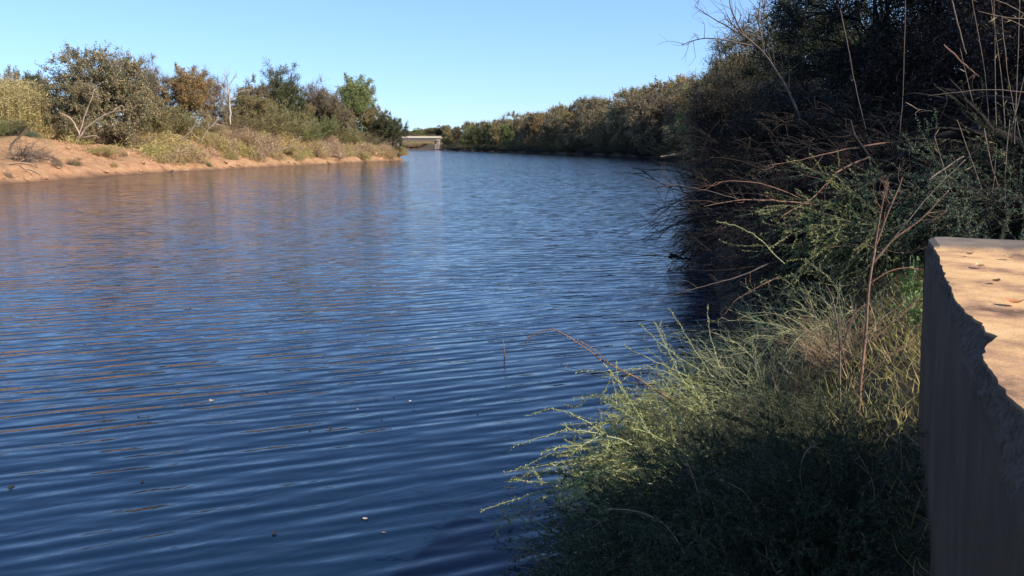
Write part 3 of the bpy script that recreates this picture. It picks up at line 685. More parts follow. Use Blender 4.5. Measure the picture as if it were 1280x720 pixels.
def dead_limb(name, lines, mt, label, cat, group=None, seed=0, jit=0.02):
    """lines: (pts, dist, r0, r1, twigs, twig length); the first is the main stem, the rest are its branches."""
    base = at(*lines[0][0][0][:2], lines[0][0][0][2] if len(lines[0][0][0]) > 2 else lines[0][1])
    r = empty(name, base); tag(r, label, cat, group)
    for k, (pts, dist, r0, r1, nt_, tl) in enumerate(lines):
        T = Tubes(); P = poly(pts, dist, jitter=jit * r0 * 10, seed=seed + k) - np.array(base)
        T.add(P, np.linspace(r0, r1, len(P)) * np.minimum(1, 0.35 + np.linspace(0, 6, len(P))), None, 6)
        if nt_: side_twigs(T, P, nt_, tl, r1 * 0.8, seed * 7 + k)
        link('main_stem' if k == 0 else 'branch', T.mesh(name, M[mt]), r)
    return r

dead_limb('dead_tree', [([(288,156),(287,130),(285,108),(284,92)], 104, 0.14, 0.04, 14, 2.2), ([(287,128),(297,116),(310,112)], 104, 0.09, 0.03, 6, 1.2), ([(286,120),(277,108),(270,103)], 104, 0.09, 0.03, 6, 1.2), ([(285,108),(292,98),(296,92)], 104, 0.07, 0.03, 6, 1.0), ([(285,106),(278,96)], 104, 0.06, 0.02, 5, 0.9)],
          'deadwhite', 'bleached leafless dead tree standing upright on the left bank', 'dead tree', seed=3)
dead_limb('dead_limb', [([(96,177),(106,162),(122,149),(140,140),(152,132)], 77, 0.12, 0.035, 6, 1.2), ([(100,170),(93,155),(86,146),(74,141)], 77, 0.09, 0.03, 5, 1.0), ([(140,140),(158,137)], 77, 0.05, 0.03, 2, 0.5), ([(98,172),(104,150),(112,130),(118,112)], 78, 0.09, 0.03, 6, 1.0), ([(104,172),(118,170),(124,172)], 76.5, 0.07, 0.03, 0, 0)],
          'palebark', 'forked pale dead limb leaning out under the broadest left-bank tree', 'dead limb', seed=5)
dead_limb('dead_limb', [([(251,177),(258,164),(266,156),(273,147)], 91, 0.11, 0.04, 5, 1.0), ([(262,160),(272,156),(284,160)], 91, 0.06, 0.03, 3, 0.7), ([(252,176),(244,170),(236,160)], 91, 0.06, 0.03, 3, 0.7)],
          'palebark', 'leaning pale limb on the slope left of the bleached dead tree', 'dead limb', seed=7)
dead_limb('dead_limb', [([(352,188),(362,183),(368,176),(376,171)], 107, 0.1, 0.04, 4, 0.9), ([(362,183),(372,184)], 107, 0.05, 0.03, 2, 0.6)],
          'palebark', 'curved tan limb lying in the brush low on the left bank', 'dead limb', seed=8)
dead_limb('dead_limb', [([(222,176),(230,172),(238,164),(246,152)], 86, 0.1, 0.03, 6, 1.0), ([(228,173),(240,176)], 86, 0.05, 0.03, 2, 0.6)],
          'tanwood', 'thin tan limb leaning right above the end of the bare sand', 'dead limb', seed=9)
dead_limb('dead_limb', [([(12,188),(16,178),(26,170),(36,158)], 71, 0.1, 0.04, 5, 1.0), ([(14,184),(14,196)], 70, 0.06, 0.04, 0, 0)],
          'bark', 'dark leaning limb at the top of the bare sand near the left edge', 'dead limb', seed=10)
# driftwood pile
r = plant_px('driftwood_pile', 'tangle', 30, 191, 66, 60, 'purple', 'dark heap of tangled driftwood on the bare sand near the left edge', 'driftwood', wood='greystem', off=3.2)
dead_limb('driftwood_log', [([(2,207),(20,204),(38,205),(46,209)], 70, 0.1, 0.05, 3, 0.8), ([(20,204),(30,199)], 70, 0.05, 0.03, 2, 0.5)], 'tanwood', 'pale driftwood log lying across the front of the dark heap', 'log', seed=12)
dead_limb('driftwood_log', [([(34,211),(44,214),(50,218)], 66, 0.09, 0.06, 0, 0.8)], 'tanwood', 'short driftwood log low on the sand below the dark heap', 'log', seed=13)

# ------------------------------------------------------------------ right far bank: individual crowns
pal = ['olive', 'rust', 'greygreen', 'brown', 'dark', 'olive', 'rust', 'green', 'brown', 'greygreen']
names = {'olive': 'olive', 'rust': 'rust-tinted', 'greygreen': 'grey-green', 'brown': 'brown', 'dark': 'dark green', 'green': 'green'}
ordn = ['first','second','third','fourth','fifth','sixth','seventh','eighth','ninth','tenth','eleventh','twelfth','thirteenth','fourteenth','fifteenth','sixteenth','seventeenth','eighteenth','nineteenth','twentieth','twenty-first','twenty-second','twenty-third','twenty-fourth','twenty-fifth','twenty-sixth','twenty-seventh','twenty-eighth','twenty-ninth','thirtieth']
TOPV = ([500, 540, 560, 600, 640, 680, 700, 740, 800, 850, 880, 960], [166, 160, 157, 151, 143, 136, 128, 119, 106, 94, 88, 80])
rng = np.random.default_rng(77)
def bank_tree(y, back, lm, vt_off, lab, group):
    x = float(Rx(y)) + back
    u = 640 + F * x / (y * 0.984)
    vt = np.interp(u, *TOPV) + vt_off
    top = at(u, vt, y).z; z0 = gz(x, y)
    pr = ['farA', 'farB', 'farC'][int(rng.integers(3))]
    hh = max(5.0, top - z0); sz = hh / PROTO[pr][2]; sxy = sz * rng.uniform(0.8, 1.05)
    sxy = max(sxy, 0.62)
    plant('tree', pr, (x, y, z0 - 0.3), sxy, sz, rng.random() * 6.28, lm, lab, 'tree', group, wood='bark')
front = [450, 430, 410, 391, 373, 356, 340, 325, 311, 298, 285, 273, 261, 250, 240, 230, 220, 210, 200, 190, 180, 168, 155, 140]
for k, y in enumerate(front):
    lm = pal[int(rng.integers(len(pal)))]
    if k == 21: lm = 'green'
    bank_tree(y, rng.uniform(4, 6.5), lm, rng.uniform(2, 20) * 190 / max(190, y), '%s waterside tree on the far right bank, %s from the bridge' % (names[lm], ordn[k]), 'waterside trees on the far right bank')
back = [440, 415, 392, 370, 350, 332, 315, 298, 282, 268, 254, 241, 228, 215, 202, 190, 176, 160]
for k, y in enumerate(back):
    lm = ['rust', 'olive', 'brown', 'greygreen', 'rust', 'olive'][k % 6]
    bank_tree(y, rng.uniform(13, 17), lm, rng.uniform(-8, 5) * 200 / max(200, y), '%s tall tree in the back row of the far right bank, %s from the bridge' % (names[lm], ordn[k]), 'back-row trees on the far right bank')
# low shrubs closing the foot of that bank, crown shade painted into their leaves
for k, y in enumerate(range(150, 440, 14)):
    x = float(Rx(y)) + 0.8; lm = ['dark', 'saltcedar', 'dark'][k % 3]
    plant('shrub', ['sprayB', 'brush', 'spray'][k % 3], (x, y, gz(x, y) - 0.1), 1.9 if k % 3 != 1 else 2.6, 0.9 if k % 3 != 1 else 1.8, rng.random() * 6, lm, '%s shrub at the water under the far right trees, %s from the near end' % ({'dark': 'dark green', 'saltcedar': 'blackish'}[lm], ordn[k]), 'shrubs at the foot of the far right bank')

# beyond the bridge
for k, (u, vt, dist, wpx, lm, lab) in enumerate([
 (474, 163, 575, 20, 'green', 'green tree beyond the bridge hidden behind the small dark tree'), (486, 161, 590, 20, 'olive', 'olive tree beyond the bridge, leftmost one behind the bank tip'),
 (498, 163, 570, 18, 'greygreen', 'grey-green tree beyond the bridge half hidden by the left bank tip'), (507, 166, 560, 15, 'dark', 'dark tree above the left end of the bridge deck'),
 (514, 163.5, 590, 17, 'green', 'green tree beyond the bridge just right of the dark one over the deck end'), (523, 159.5, 570, 19, 'green', 'rounded green tree beyond the middle of the bridge'),
 (533, 161, 580, 17, 'olive', 'olive tree beyond the bridge right of the rounded green one'), (541, 159, 565, 18, 'greygreen', 'grey-green tree beyond the right end of the bridge deck'),
 (550, 156.5, 560, 18, 'dark', 'dark tree beyond the bridge where it meets the right bank'), (560, 156, 555, 20, 'olive', 'olive tree far behind the right bank, right of the bridge'),
 (519, 167, 545, 15, 'olive', 'low olive tree directly over the bridge deck, left of the middle'), (529, 168, 545, 15, 'greygreen', 'low grey-green tree directly over the bridge deck, right of the middle'), (538, 167, 545, 14, 'brown', 'low brown tree directly over the right end of the deck')]):
    plant_px('tree', ['farA', 'farB', 'farC'][k % 3], u, vt, dist, wpx, lm, lab, 'tree', 'trees beyond the bridge', wood='bark')
for k, (u, vt, dist, wpx, lm, lab) in enumerate([
 (511, 174.5, 506, 20, 'goldgreen', 'yellow bank shrub seen under the left end of the bridge'), (519, 176, 504, 20, 'tanbrush', 'tan bank shrub seen under the bridge left of the middle'),
 (528, 174.5, 506, 20, 'goldgreen', 'yellow-green bank shrub seen under the bridge right of the middle'), (537, 177, 503, 18, 'straw', 'straw bank shrub seen under the bridge beside the pier'),
 (503, 175, 508, 20, 'tanbrush', 'tan bank shrub behind the left bridge pier')]):
    plant_px('shrub', 'brush', u, vt, dist, wpx, lm, lab, 'shrub', 'shrubs under the bridge', wood='tanwood')

# ------------------------------------------------------------------ bridge
def box(bm, x0, x1, y0, y1, z0, z1):
    import bmesh
    r_ = bmesh.ops.create_cube(bm, size=1.0)
    for v in r_['verts']:
        v.co.x = x0 + (v.co.x + 0.5) * (x1 - x0); v.co.y = y0 + (v.co.y + 0.5) * (y1 - y0); v.co.z = z0 + (v.co.z + 0.5) * (z1 - z0)
import bmesh
def bm_obj(name, boxes, mt, parent, bev=0.03):
    bm = bmesh.new()
    for b in boxes: box(bm, *b)
    if bev: bmesh.ops.bevel(bm, geom=bm.edges[:], offset=bev, segments=1, affect='EDGES')
    me = bpy.data.meshes.new(name); bm.to_mesh(me); bm.free(); me.materials.append(mt)
    return link(name, me, parent)
def concrete(name, a, b, sc=1.5):
    m, nt, p = mat(name); tc = N(nt, 'ShaderNodeTexCoord')
    nz = N(nt, 'ShaderNodeTexNoise', i_Scale=sc, i_Detail=9.0, i_Roughness=0.65); nt.links.new(tc.outputs['Object'], nz.inputs['Vector'])
    nt.links.new(ramp(nt, nz.outputs[0], [(0.3, a), (0.7, b)]), p.inputs['Base Color']); p.inputs['Roughness'].default_value = 0.9
    bp = N(nt, 'ShaderNodeBump', i_Strength=0.4, i_Distance=0.03); nt.links.new(nz.outputs[0], bp.inputs['Height']); nt.links.new(bp.outputs[0], p.inputs['Normal'])
    return m
mb = concrete('bridge_concrete', (0.6, 0.48, 0.33), (0.7, 0.58, 0.42)); mb2 = concrete('bridge_pier_concrete', (0.28, 0.22, 0.17), (0.38, 0.3, 0.24))
BY = 460.0
br = empty('bridge', (-75, BY, 0)); tag(br, 'pale concrete road bridge crossing the river far away', 'bridge')
zt = at(530, 170, BY).z; zb = at(530, 174.3, BY).z
xr_ = at(551.5, 172, BY).x + 75; xl = -70.0
bm_obj('deck', [(xl, xr_, 0, 9, zt - 1.15, zt - 0.8)], mb, br)
bm_obj('girder', [(xl, xr_ - 0.6, 0.5, 1.3, zb, zt - 1.152), (xl, xr_ - 0.6, 7.6, 8.4, zb, zt - 1.152)], mb, br)
bm_obj('parapet', [(xl, xr_, 0.05, 0.3, zt - 0.798, zt)], mb, br, 0)
bm_obj('parapet', [(xl, xr_, 8.65, 8.9, zt - 0.798, zt)], mb, br, 0)
for u in (547.3, 497.0, 450):
    px_ = at(u, 180, BY).x + 75
    pr = bm_obj('pier', [(px_ - 0.5, px_ + 0.5, 1.2, 2.4, -2, zb - 0.5)], mb2, br, 0.05)
    bm_obj('pier', [(px_ - 0.5, px_ + 0.5, 6.4, 7.6, -2, zb - 0.5)], mb2, br, 0.05)
    bm_obj('pier_cap', [(px_ - 0.7, px_ + 0.7, 0.4, 8.4, zb - 0.498, zb - 0.002)], mb, pr, 0)
px_ = at(543.6, 180, BY).x + 75
bm_obj('pier', [(px_ - 0.45, px_ + 0.45, 3.6, 4.6, -2, zb - 0.9)], mb2, br, 0.05)
dead_limb('driftwood_log', [([(596,187.2),(601,185.2),(608,185.6),(614,187.2)], 430, 0.55, 0.25, 4, 2.2), ([(602,185.4),(604,183)], 430, 0.2, 0.1, 3, 1.2)], 'palebark', 'pale stranded driftwood at the waterline right of the bridge', 'log', seed=15)
dead_limb('dead_limb', [([(826,196),(846,193),(868,190),(900,183)], 150, 0.22, 0.08, 8, 2.0)], 'palebark', 'pale dead limb reaching over the water at the near end of the far right bank', 'dead limb', seed=16)

# ------------------------------------------------------------------ concrete wall at the right
WZ = 2.6
C0 = np.array(atz(1156, 300, WZ)); C1 = np.array(atz(1258, 520, WZ))
wd = (C0 - C1); wd /= np.linalg.norm(wd); wn = np.array([wd[1], -wd[0], 0])     # wn points right, into the block
LEN = 5.6
notch_s = None
def local(u, v):
    q = np.array(atz(u, v, WZ)) - C0; return -(q @ wd), q @ wn          # distance back from the far corner, chip depth
mWall, nt, p = mat('weathered_concrete')
tc = N(nt, 'ShaderNodeTexCoord'); geo = N(nt, 'ShaderNodeAttribute', attribute_name='wear_shade'); sep = nt.nodes.new('ShaderNodeSeparateColor'); nt.links.new(geo.outputs['Color'], sep.inputs[0])
n1 = N(nt, 'ShaderNodeTexNoise', i_Scale=3.0, i_Detail=10.0, i_Roughness=0.65); nt.links.new(tc.outputs['Object'], n1.inputs['Vector'])
n2 = N(nt, 'ShaderNodeTexNoise', i_Scale=45.0, i_Detail=6.0, i_Roughness=0.7); nt.links.new(tc.outputs['Object'], n2.inputs['Vector'])
mpv = N(nt, 'ShaderNodeMapping'); mpv.inputs['Scale'].default_value = (3.2, 3.2, 1.6); nt.links.new(tc.outputs['Object'], mpv.inputs[0])
n3 = N(nt, 'ShaderNodeTexNoise', i_Scale=1.2, i_Detail=6.0); nt.links.new(mpv.outputs[0], n3.inputs['Vector'])
top = ramp(nt, n1.outputs[0], [(0.36, (0.13, 0.075, 0.045)), (0.45, (0.33, 0.19, 0.105)), (0.56, (0.52, 0.31, 0.14)), (0.72, (0.6, 0.4, 0.2))])  # dust tones; the darkest also stand in for twig-shadow stripes
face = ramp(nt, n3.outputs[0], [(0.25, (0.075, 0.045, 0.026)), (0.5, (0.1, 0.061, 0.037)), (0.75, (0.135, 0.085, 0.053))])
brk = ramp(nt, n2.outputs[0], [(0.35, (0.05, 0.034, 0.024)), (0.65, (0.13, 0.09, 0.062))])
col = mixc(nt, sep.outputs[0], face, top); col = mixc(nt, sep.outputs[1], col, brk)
grey = ramp(nt, n1.outputs[0], [(0.3, (0.07, 0.06, 0.05)), (0.7, (0.17, 0.145, 0.12))])  # tree shade on the far rim, painted as grey
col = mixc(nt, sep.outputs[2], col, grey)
n4 = N(nt, 'ShaderNodeTexNoise', i_Scale=160.0, i_Detail=3.0, i_Roughness=0.8); nt.links.new(tc.outputs['Object'], n4.inputs['Vector'])
pit = mixc(nt, 1.0, ramp(nt, n2.outputs[0], [(0.3, 0.6), (0.42, 1.0)]), ramp(nt, n4.outputs[0], [(0.3, 0.6), (0.5, 1.0), (0.72, 1.25)]), 'MULTIPLY')
col = mixc(nt, 1.0, col, pit, 'MULTIPLY')
nt.links.new(col, p.inputs['Base Color']); p.inputs['Roughness'].default_value = 0.93; p.inputs['Specular IOR Level'].default_value = 0.2
bp = N(nt, 'ShaderNodeBump', i_Strength=0.4, i_Distance=0.008); nt.links.new(n2.outputs[0], bp.inputs['Height'])
bp2 = N(nt, 'ShaderNodeBump', i_Strength=0.3, i_Distance=0.02); nt.links.new(n1.outputs[0], bp2.inputs['Height']); nt.links.new(bp.outputs[0], bp2.inputs['Normal']); nt.links.new(bp2.outputs[0], p.inputs['Normal'])
pts = [local(u, v) for u, v in [(1162, 303), (1172, 318), (1180, 345), (1188, 372), (1204, 398), (1222, 414), (1242, 420), (1231, 431), (1218, 441), (1226, 458), (1242, 478), (1262, 500), (1284, 522), (1310, 560), (1350, 640)]]
pts.sort(key=lambda a: a[0])
ss = np.concatenate([[-0.001], np.arange(0.02, LEN, 0.018)])
chip = np.interp(ss, [a for a, _ in pts], [max(0.012, b) for _, b in pts])
chip = np.maximum(0.008, chip + 0.010 * fbm(ss * 7, 0.5, 5, 4) + 0.05 * np.maximum(0, noise2(ss * 2.3, 8.5, 6)) ** 2 + 0.012 * np.abs(noise2(ss * 18, 1.5, 9)))
drop = 0.5 * chip + 0.05 + 0.03 * noise2(ss * 9, 4.4, 7) + 0.02 * noise2(ss * 30, 1.4, 8) + 0.05 * sstep(1.8, 3.2, ss)
cols = []; wear_shade = []
B = C0.copy()
def row(inn, zz, w_):
    P = C0[None, :] - ss[:, None] * wd[None, :] + np.asarray(inn)[:, None] * wn[None, :]
    P[:, 2] = zz; cols.append(P); wear_shade.append(np.tile(w_, (len(ss), 1)))
one = np.ones_like(ss)
batter = 0.0
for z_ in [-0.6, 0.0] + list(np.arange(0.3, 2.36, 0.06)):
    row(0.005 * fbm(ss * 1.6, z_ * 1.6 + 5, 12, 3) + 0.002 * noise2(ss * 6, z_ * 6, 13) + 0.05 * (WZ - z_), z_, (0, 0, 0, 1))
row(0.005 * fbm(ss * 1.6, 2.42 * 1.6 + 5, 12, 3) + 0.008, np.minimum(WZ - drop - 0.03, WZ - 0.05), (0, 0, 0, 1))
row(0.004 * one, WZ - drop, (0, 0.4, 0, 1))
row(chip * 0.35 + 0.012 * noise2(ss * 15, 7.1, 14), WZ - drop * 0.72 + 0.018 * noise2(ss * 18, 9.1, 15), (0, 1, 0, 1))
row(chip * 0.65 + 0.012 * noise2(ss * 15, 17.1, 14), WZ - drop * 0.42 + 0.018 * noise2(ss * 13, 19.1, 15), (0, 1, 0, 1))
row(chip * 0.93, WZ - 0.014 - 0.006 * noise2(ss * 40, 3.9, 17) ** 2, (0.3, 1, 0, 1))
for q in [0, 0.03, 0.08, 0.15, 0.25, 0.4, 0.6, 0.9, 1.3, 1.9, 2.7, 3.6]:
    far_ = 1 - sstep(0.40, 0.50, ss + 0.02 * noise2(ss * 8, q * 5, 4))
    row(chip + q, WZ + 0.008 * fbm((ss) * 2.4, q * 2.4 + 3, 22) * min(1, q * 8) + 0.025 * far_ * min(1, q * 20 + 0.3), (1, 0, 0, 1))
    wear_shade[-1] = wear_shade[-1].astype(float); wear_shade[-1][:, 2] = far_ * 0.9;  # blue channel: painted rim shade
row(chip + 3.602, 0.0 * one, (0, 0, 0, 1))
A_ = np.stack(cols, 1); nr, nc = A_.shape[:2]
Vv = A_.reshape(-1, 3); i = (np.arange(nr - 1)[:, None] * nc + np.arange(nc - 1)[None, :])
Fv = np.stack([i, i + nc, i + nc + 1, i + 1], -1).reshape(-1, 4)
# far end: a strip going down from the first row
first = A_[0].copy(); down = first.copy(); down[:, 2] = -0.6; down[:, :2] = first[:, :2] + 0.05 * (first[:, 2:3] + 0.6) * wn[None, :2]
Vv = np.concatenate([Vv, down + wd * 0.0]); k = np.arange(nc - 1); off = nr * nc
Fv = np.concatenate([Fv, np.stack([k, k + 1, off + k + 1, off + k], -1)])
We = np.concatenate([np.stack(wear_shade, 1).reshape(-1, 4), np.tile((0, 0, 0.5, 1), (nc, 1))])
wall = link('concrete_wall', mesh_np('concrete_wall', Vv, Fv, [mWall], We, False, attr='wear_shade'))
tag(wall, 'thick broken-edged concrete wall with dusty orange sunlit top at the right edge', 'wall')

def leaf_thing(name, p, size, mt, label, cat, group, curl=0.25, rz=0.0, tilt=0.15):
    """A small curled dry leaf with a midrib fold."""
    V = []; n = 6
    for k in range(n + 1):
        t = k / n; w = size * 0.36 * math.sin(PI * min(0.98, max(0.03, t)) ** 0.8) + 0.0005
        x = (t - 0.5) * size; z = curl * size * (2 * t - 1) ** 2
        V += [(x, -w, z + w * 0.35), (x, 0, z), (x, w, z + w * 0.3)]
    Fq = []
    for k in range(n):
        a = k * 3; Fq += [(a, a + 3, a + 4, a + 1), (a + 1, a + 4, a + 5, a + 2)]
    t = np.ones((len(V), 4)); t[:, 0] = RN.random(); t[:, 1] = RN.uniform(0.3, 1)
    me = mesh_np(name, np.array(V), np.array(Fq), [M[mt]], t)
    o = link(name, me); o.location = p; o.rotation_euler = (RN.normal(0, tilt), RN.normal(0, tilt), rz); tag(o, label, cat, group); return o
M['orangeleaf'] = leaf_mat('orange_dry_leaf', (0.5, 0.2, 0.07), (0.4, 0.17, 0.07), None)
M['palespeck'] = leaf_mat('pale_dry_leaf', (0.5, 0.4, 0.3), (0.4, 0.28, 0.18), None)
M['darkspeck'] = leaf_mat('dark_wet_leaf', (0.02, 0.018, 0.015), (0.04, 0.03, 0.02), None)
for u, v, s, mt, lab in [(1268, 379, 0.07, 'orangeleaf', 'orange dry leaf lying on the sunlit wall top'), (1224, 333, 0.06, 'litter', 'brown curled leaf on the wall top nearest its grey far rim'),
                         (1212, 318, 0.045, 'litter', 'small dark leaf on the wall top close to its far corner'), (1246, 352, 0.05, 'litter', 'curled brown leaf on the wall top left of the orange one'), (1262, 322, 0.05, 'litter', 'flat brown leaf by the far rim of the wall top')]:
    q = atz(u, v, WZ + 0.012); leaf_thing('dry_leaf', q, s, mt, lab, 'leaf', 'leaves on the wall top', rz=RN.random() * 6)

# ------------------------------------------------------------------ near right thicket
PROTO['cedarA'] = gen_tree('cedar_a', 201, 9, 7, 0.02, 440, 210, (0.11, 0.026), 0.55, tr=0.11, stems=5, wood='darkbark', twigs=8, shell=0.5)
PROTO['cedarB'] = gen_tree('cedar_b', 202, 8, 7.5, 0.02, 440, 210, (0.11, 0.028), 0.55, tr=0.1, stems=5, wood='darkbark', twigs=8, shell=0.5)
PROTO['cedarC'] = gen_tree('cedar_c', 203, 6, 6.5, 0.02, 380, 190, (0.1, 0.026), 0.5, tr=0.08, stems=5, wood='darkbark', twigs=9, shell=0.4, droop=0.3)
PROTO['twiggy'] = gen_tree('twiggy_a', 204, 5, 6, 0.02, 200, 22, (0.06, 0.015), 0.6, tr=0.06, stems=5, wood='darkbark', twigs=9, shell=0.4, droop=0.3)
GT = 'dark trees of the near right thicket'
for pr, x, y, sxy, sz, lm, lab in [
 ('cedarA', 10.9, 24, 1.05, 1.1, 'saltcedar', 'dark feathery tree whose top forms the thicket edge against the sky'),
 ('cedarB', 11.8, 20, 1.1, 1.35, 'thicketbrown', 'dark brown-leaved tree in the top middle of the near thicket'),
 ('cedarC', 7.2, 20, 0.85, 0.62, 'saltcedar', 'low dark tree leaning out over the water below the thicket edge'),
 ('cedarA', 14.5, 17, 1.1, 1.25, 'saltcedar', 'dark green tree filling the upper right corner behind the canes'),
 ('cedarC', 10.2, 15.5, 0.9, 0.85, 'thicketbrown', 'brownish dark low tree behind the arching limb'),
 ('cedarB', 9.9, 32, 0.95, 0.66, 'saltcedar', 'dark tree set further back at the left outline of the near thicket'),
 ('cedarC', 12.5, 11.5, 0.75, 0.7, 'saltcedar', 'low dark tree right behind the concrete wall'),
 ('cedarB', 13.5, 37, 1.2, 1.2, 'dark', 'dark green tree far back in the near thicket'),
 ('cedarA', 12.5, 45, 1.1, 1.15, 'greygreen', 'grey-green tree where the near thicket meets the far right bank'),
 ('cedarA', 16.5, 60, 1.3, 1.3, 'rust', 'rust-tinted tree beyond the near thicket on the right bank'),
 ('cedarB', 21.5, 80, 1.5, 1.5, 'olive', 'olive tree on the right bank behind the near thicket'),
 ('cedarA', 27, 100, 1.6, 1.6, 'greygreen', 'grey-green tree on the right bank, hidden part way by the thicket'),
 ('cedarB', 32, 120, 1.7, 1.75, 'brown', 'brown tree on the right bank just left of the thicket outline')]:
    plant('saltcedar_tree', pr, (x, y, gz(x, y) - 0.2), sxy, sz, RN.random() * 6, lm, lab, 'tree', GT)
for k, (x, y, pr, lm, lab) in enumerate([(-52, 56, 'crownA', 'olive', 'unseen olive tree added past the left edge, nearest to the view'), (-60, 44, 'crownB', 'brown', 'unseen brown tree added past the left edge beside the olive one'), (-62, 30, 'crownC', 'greygreen', 'unseen grey-green tree added past the left edge level with the near water'), (-64, 16, 'crownA', 'olive', 'unseen olive tree added past the left edge, farthest from the view'), (-50, 66, 'crownC', 'rust', 'unseen rust tree added past the left edge beside the reeds')]):  # out of view, added to darken reflections in the near water
    plant('tree', pr, (x, y, gz(x, y) - 0.2), 1.1, 0.9, k * 1.3, lm, lab, 'tree', 'unseen trees added past the left edge', wood='bark')
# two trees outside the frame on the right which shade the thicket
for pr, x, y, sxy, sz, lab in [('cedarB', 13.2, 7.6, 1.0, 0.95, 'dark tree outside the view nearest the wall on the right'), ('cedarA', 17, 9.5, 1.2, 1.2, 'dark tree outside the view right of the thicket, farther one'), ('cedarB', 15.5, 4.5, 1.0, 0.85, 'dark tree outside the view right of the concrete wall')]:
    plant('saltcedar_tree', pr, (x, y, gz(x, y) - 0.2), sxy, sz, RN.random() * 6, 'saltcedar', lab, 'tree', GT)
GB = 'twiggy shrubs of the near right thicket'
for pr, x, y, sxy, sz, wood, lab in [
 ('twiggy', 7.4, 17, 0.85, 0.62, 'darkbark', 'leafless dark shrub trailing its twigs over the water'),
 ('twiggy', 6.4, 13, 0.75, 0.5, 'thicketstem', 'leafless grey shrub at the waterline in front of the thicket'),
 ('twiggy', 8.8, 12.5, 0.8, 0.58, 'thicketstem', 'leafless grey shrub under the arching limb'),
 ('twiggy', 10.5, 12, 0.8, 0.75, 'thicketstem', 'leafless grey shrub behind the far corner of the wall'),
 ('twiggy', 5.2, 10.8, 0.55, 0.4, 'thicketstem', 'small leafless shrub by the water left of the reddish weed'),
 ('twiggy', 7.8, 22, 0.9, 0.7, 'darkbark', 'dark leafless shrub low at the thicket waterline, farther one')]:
    plant('bare_shrub', pr, (x, y, gz(x, y) - 0.1), sxy, sz, RN.random() * 6, 'saltcedar', lab, 'shrub', GB, wood=wood)

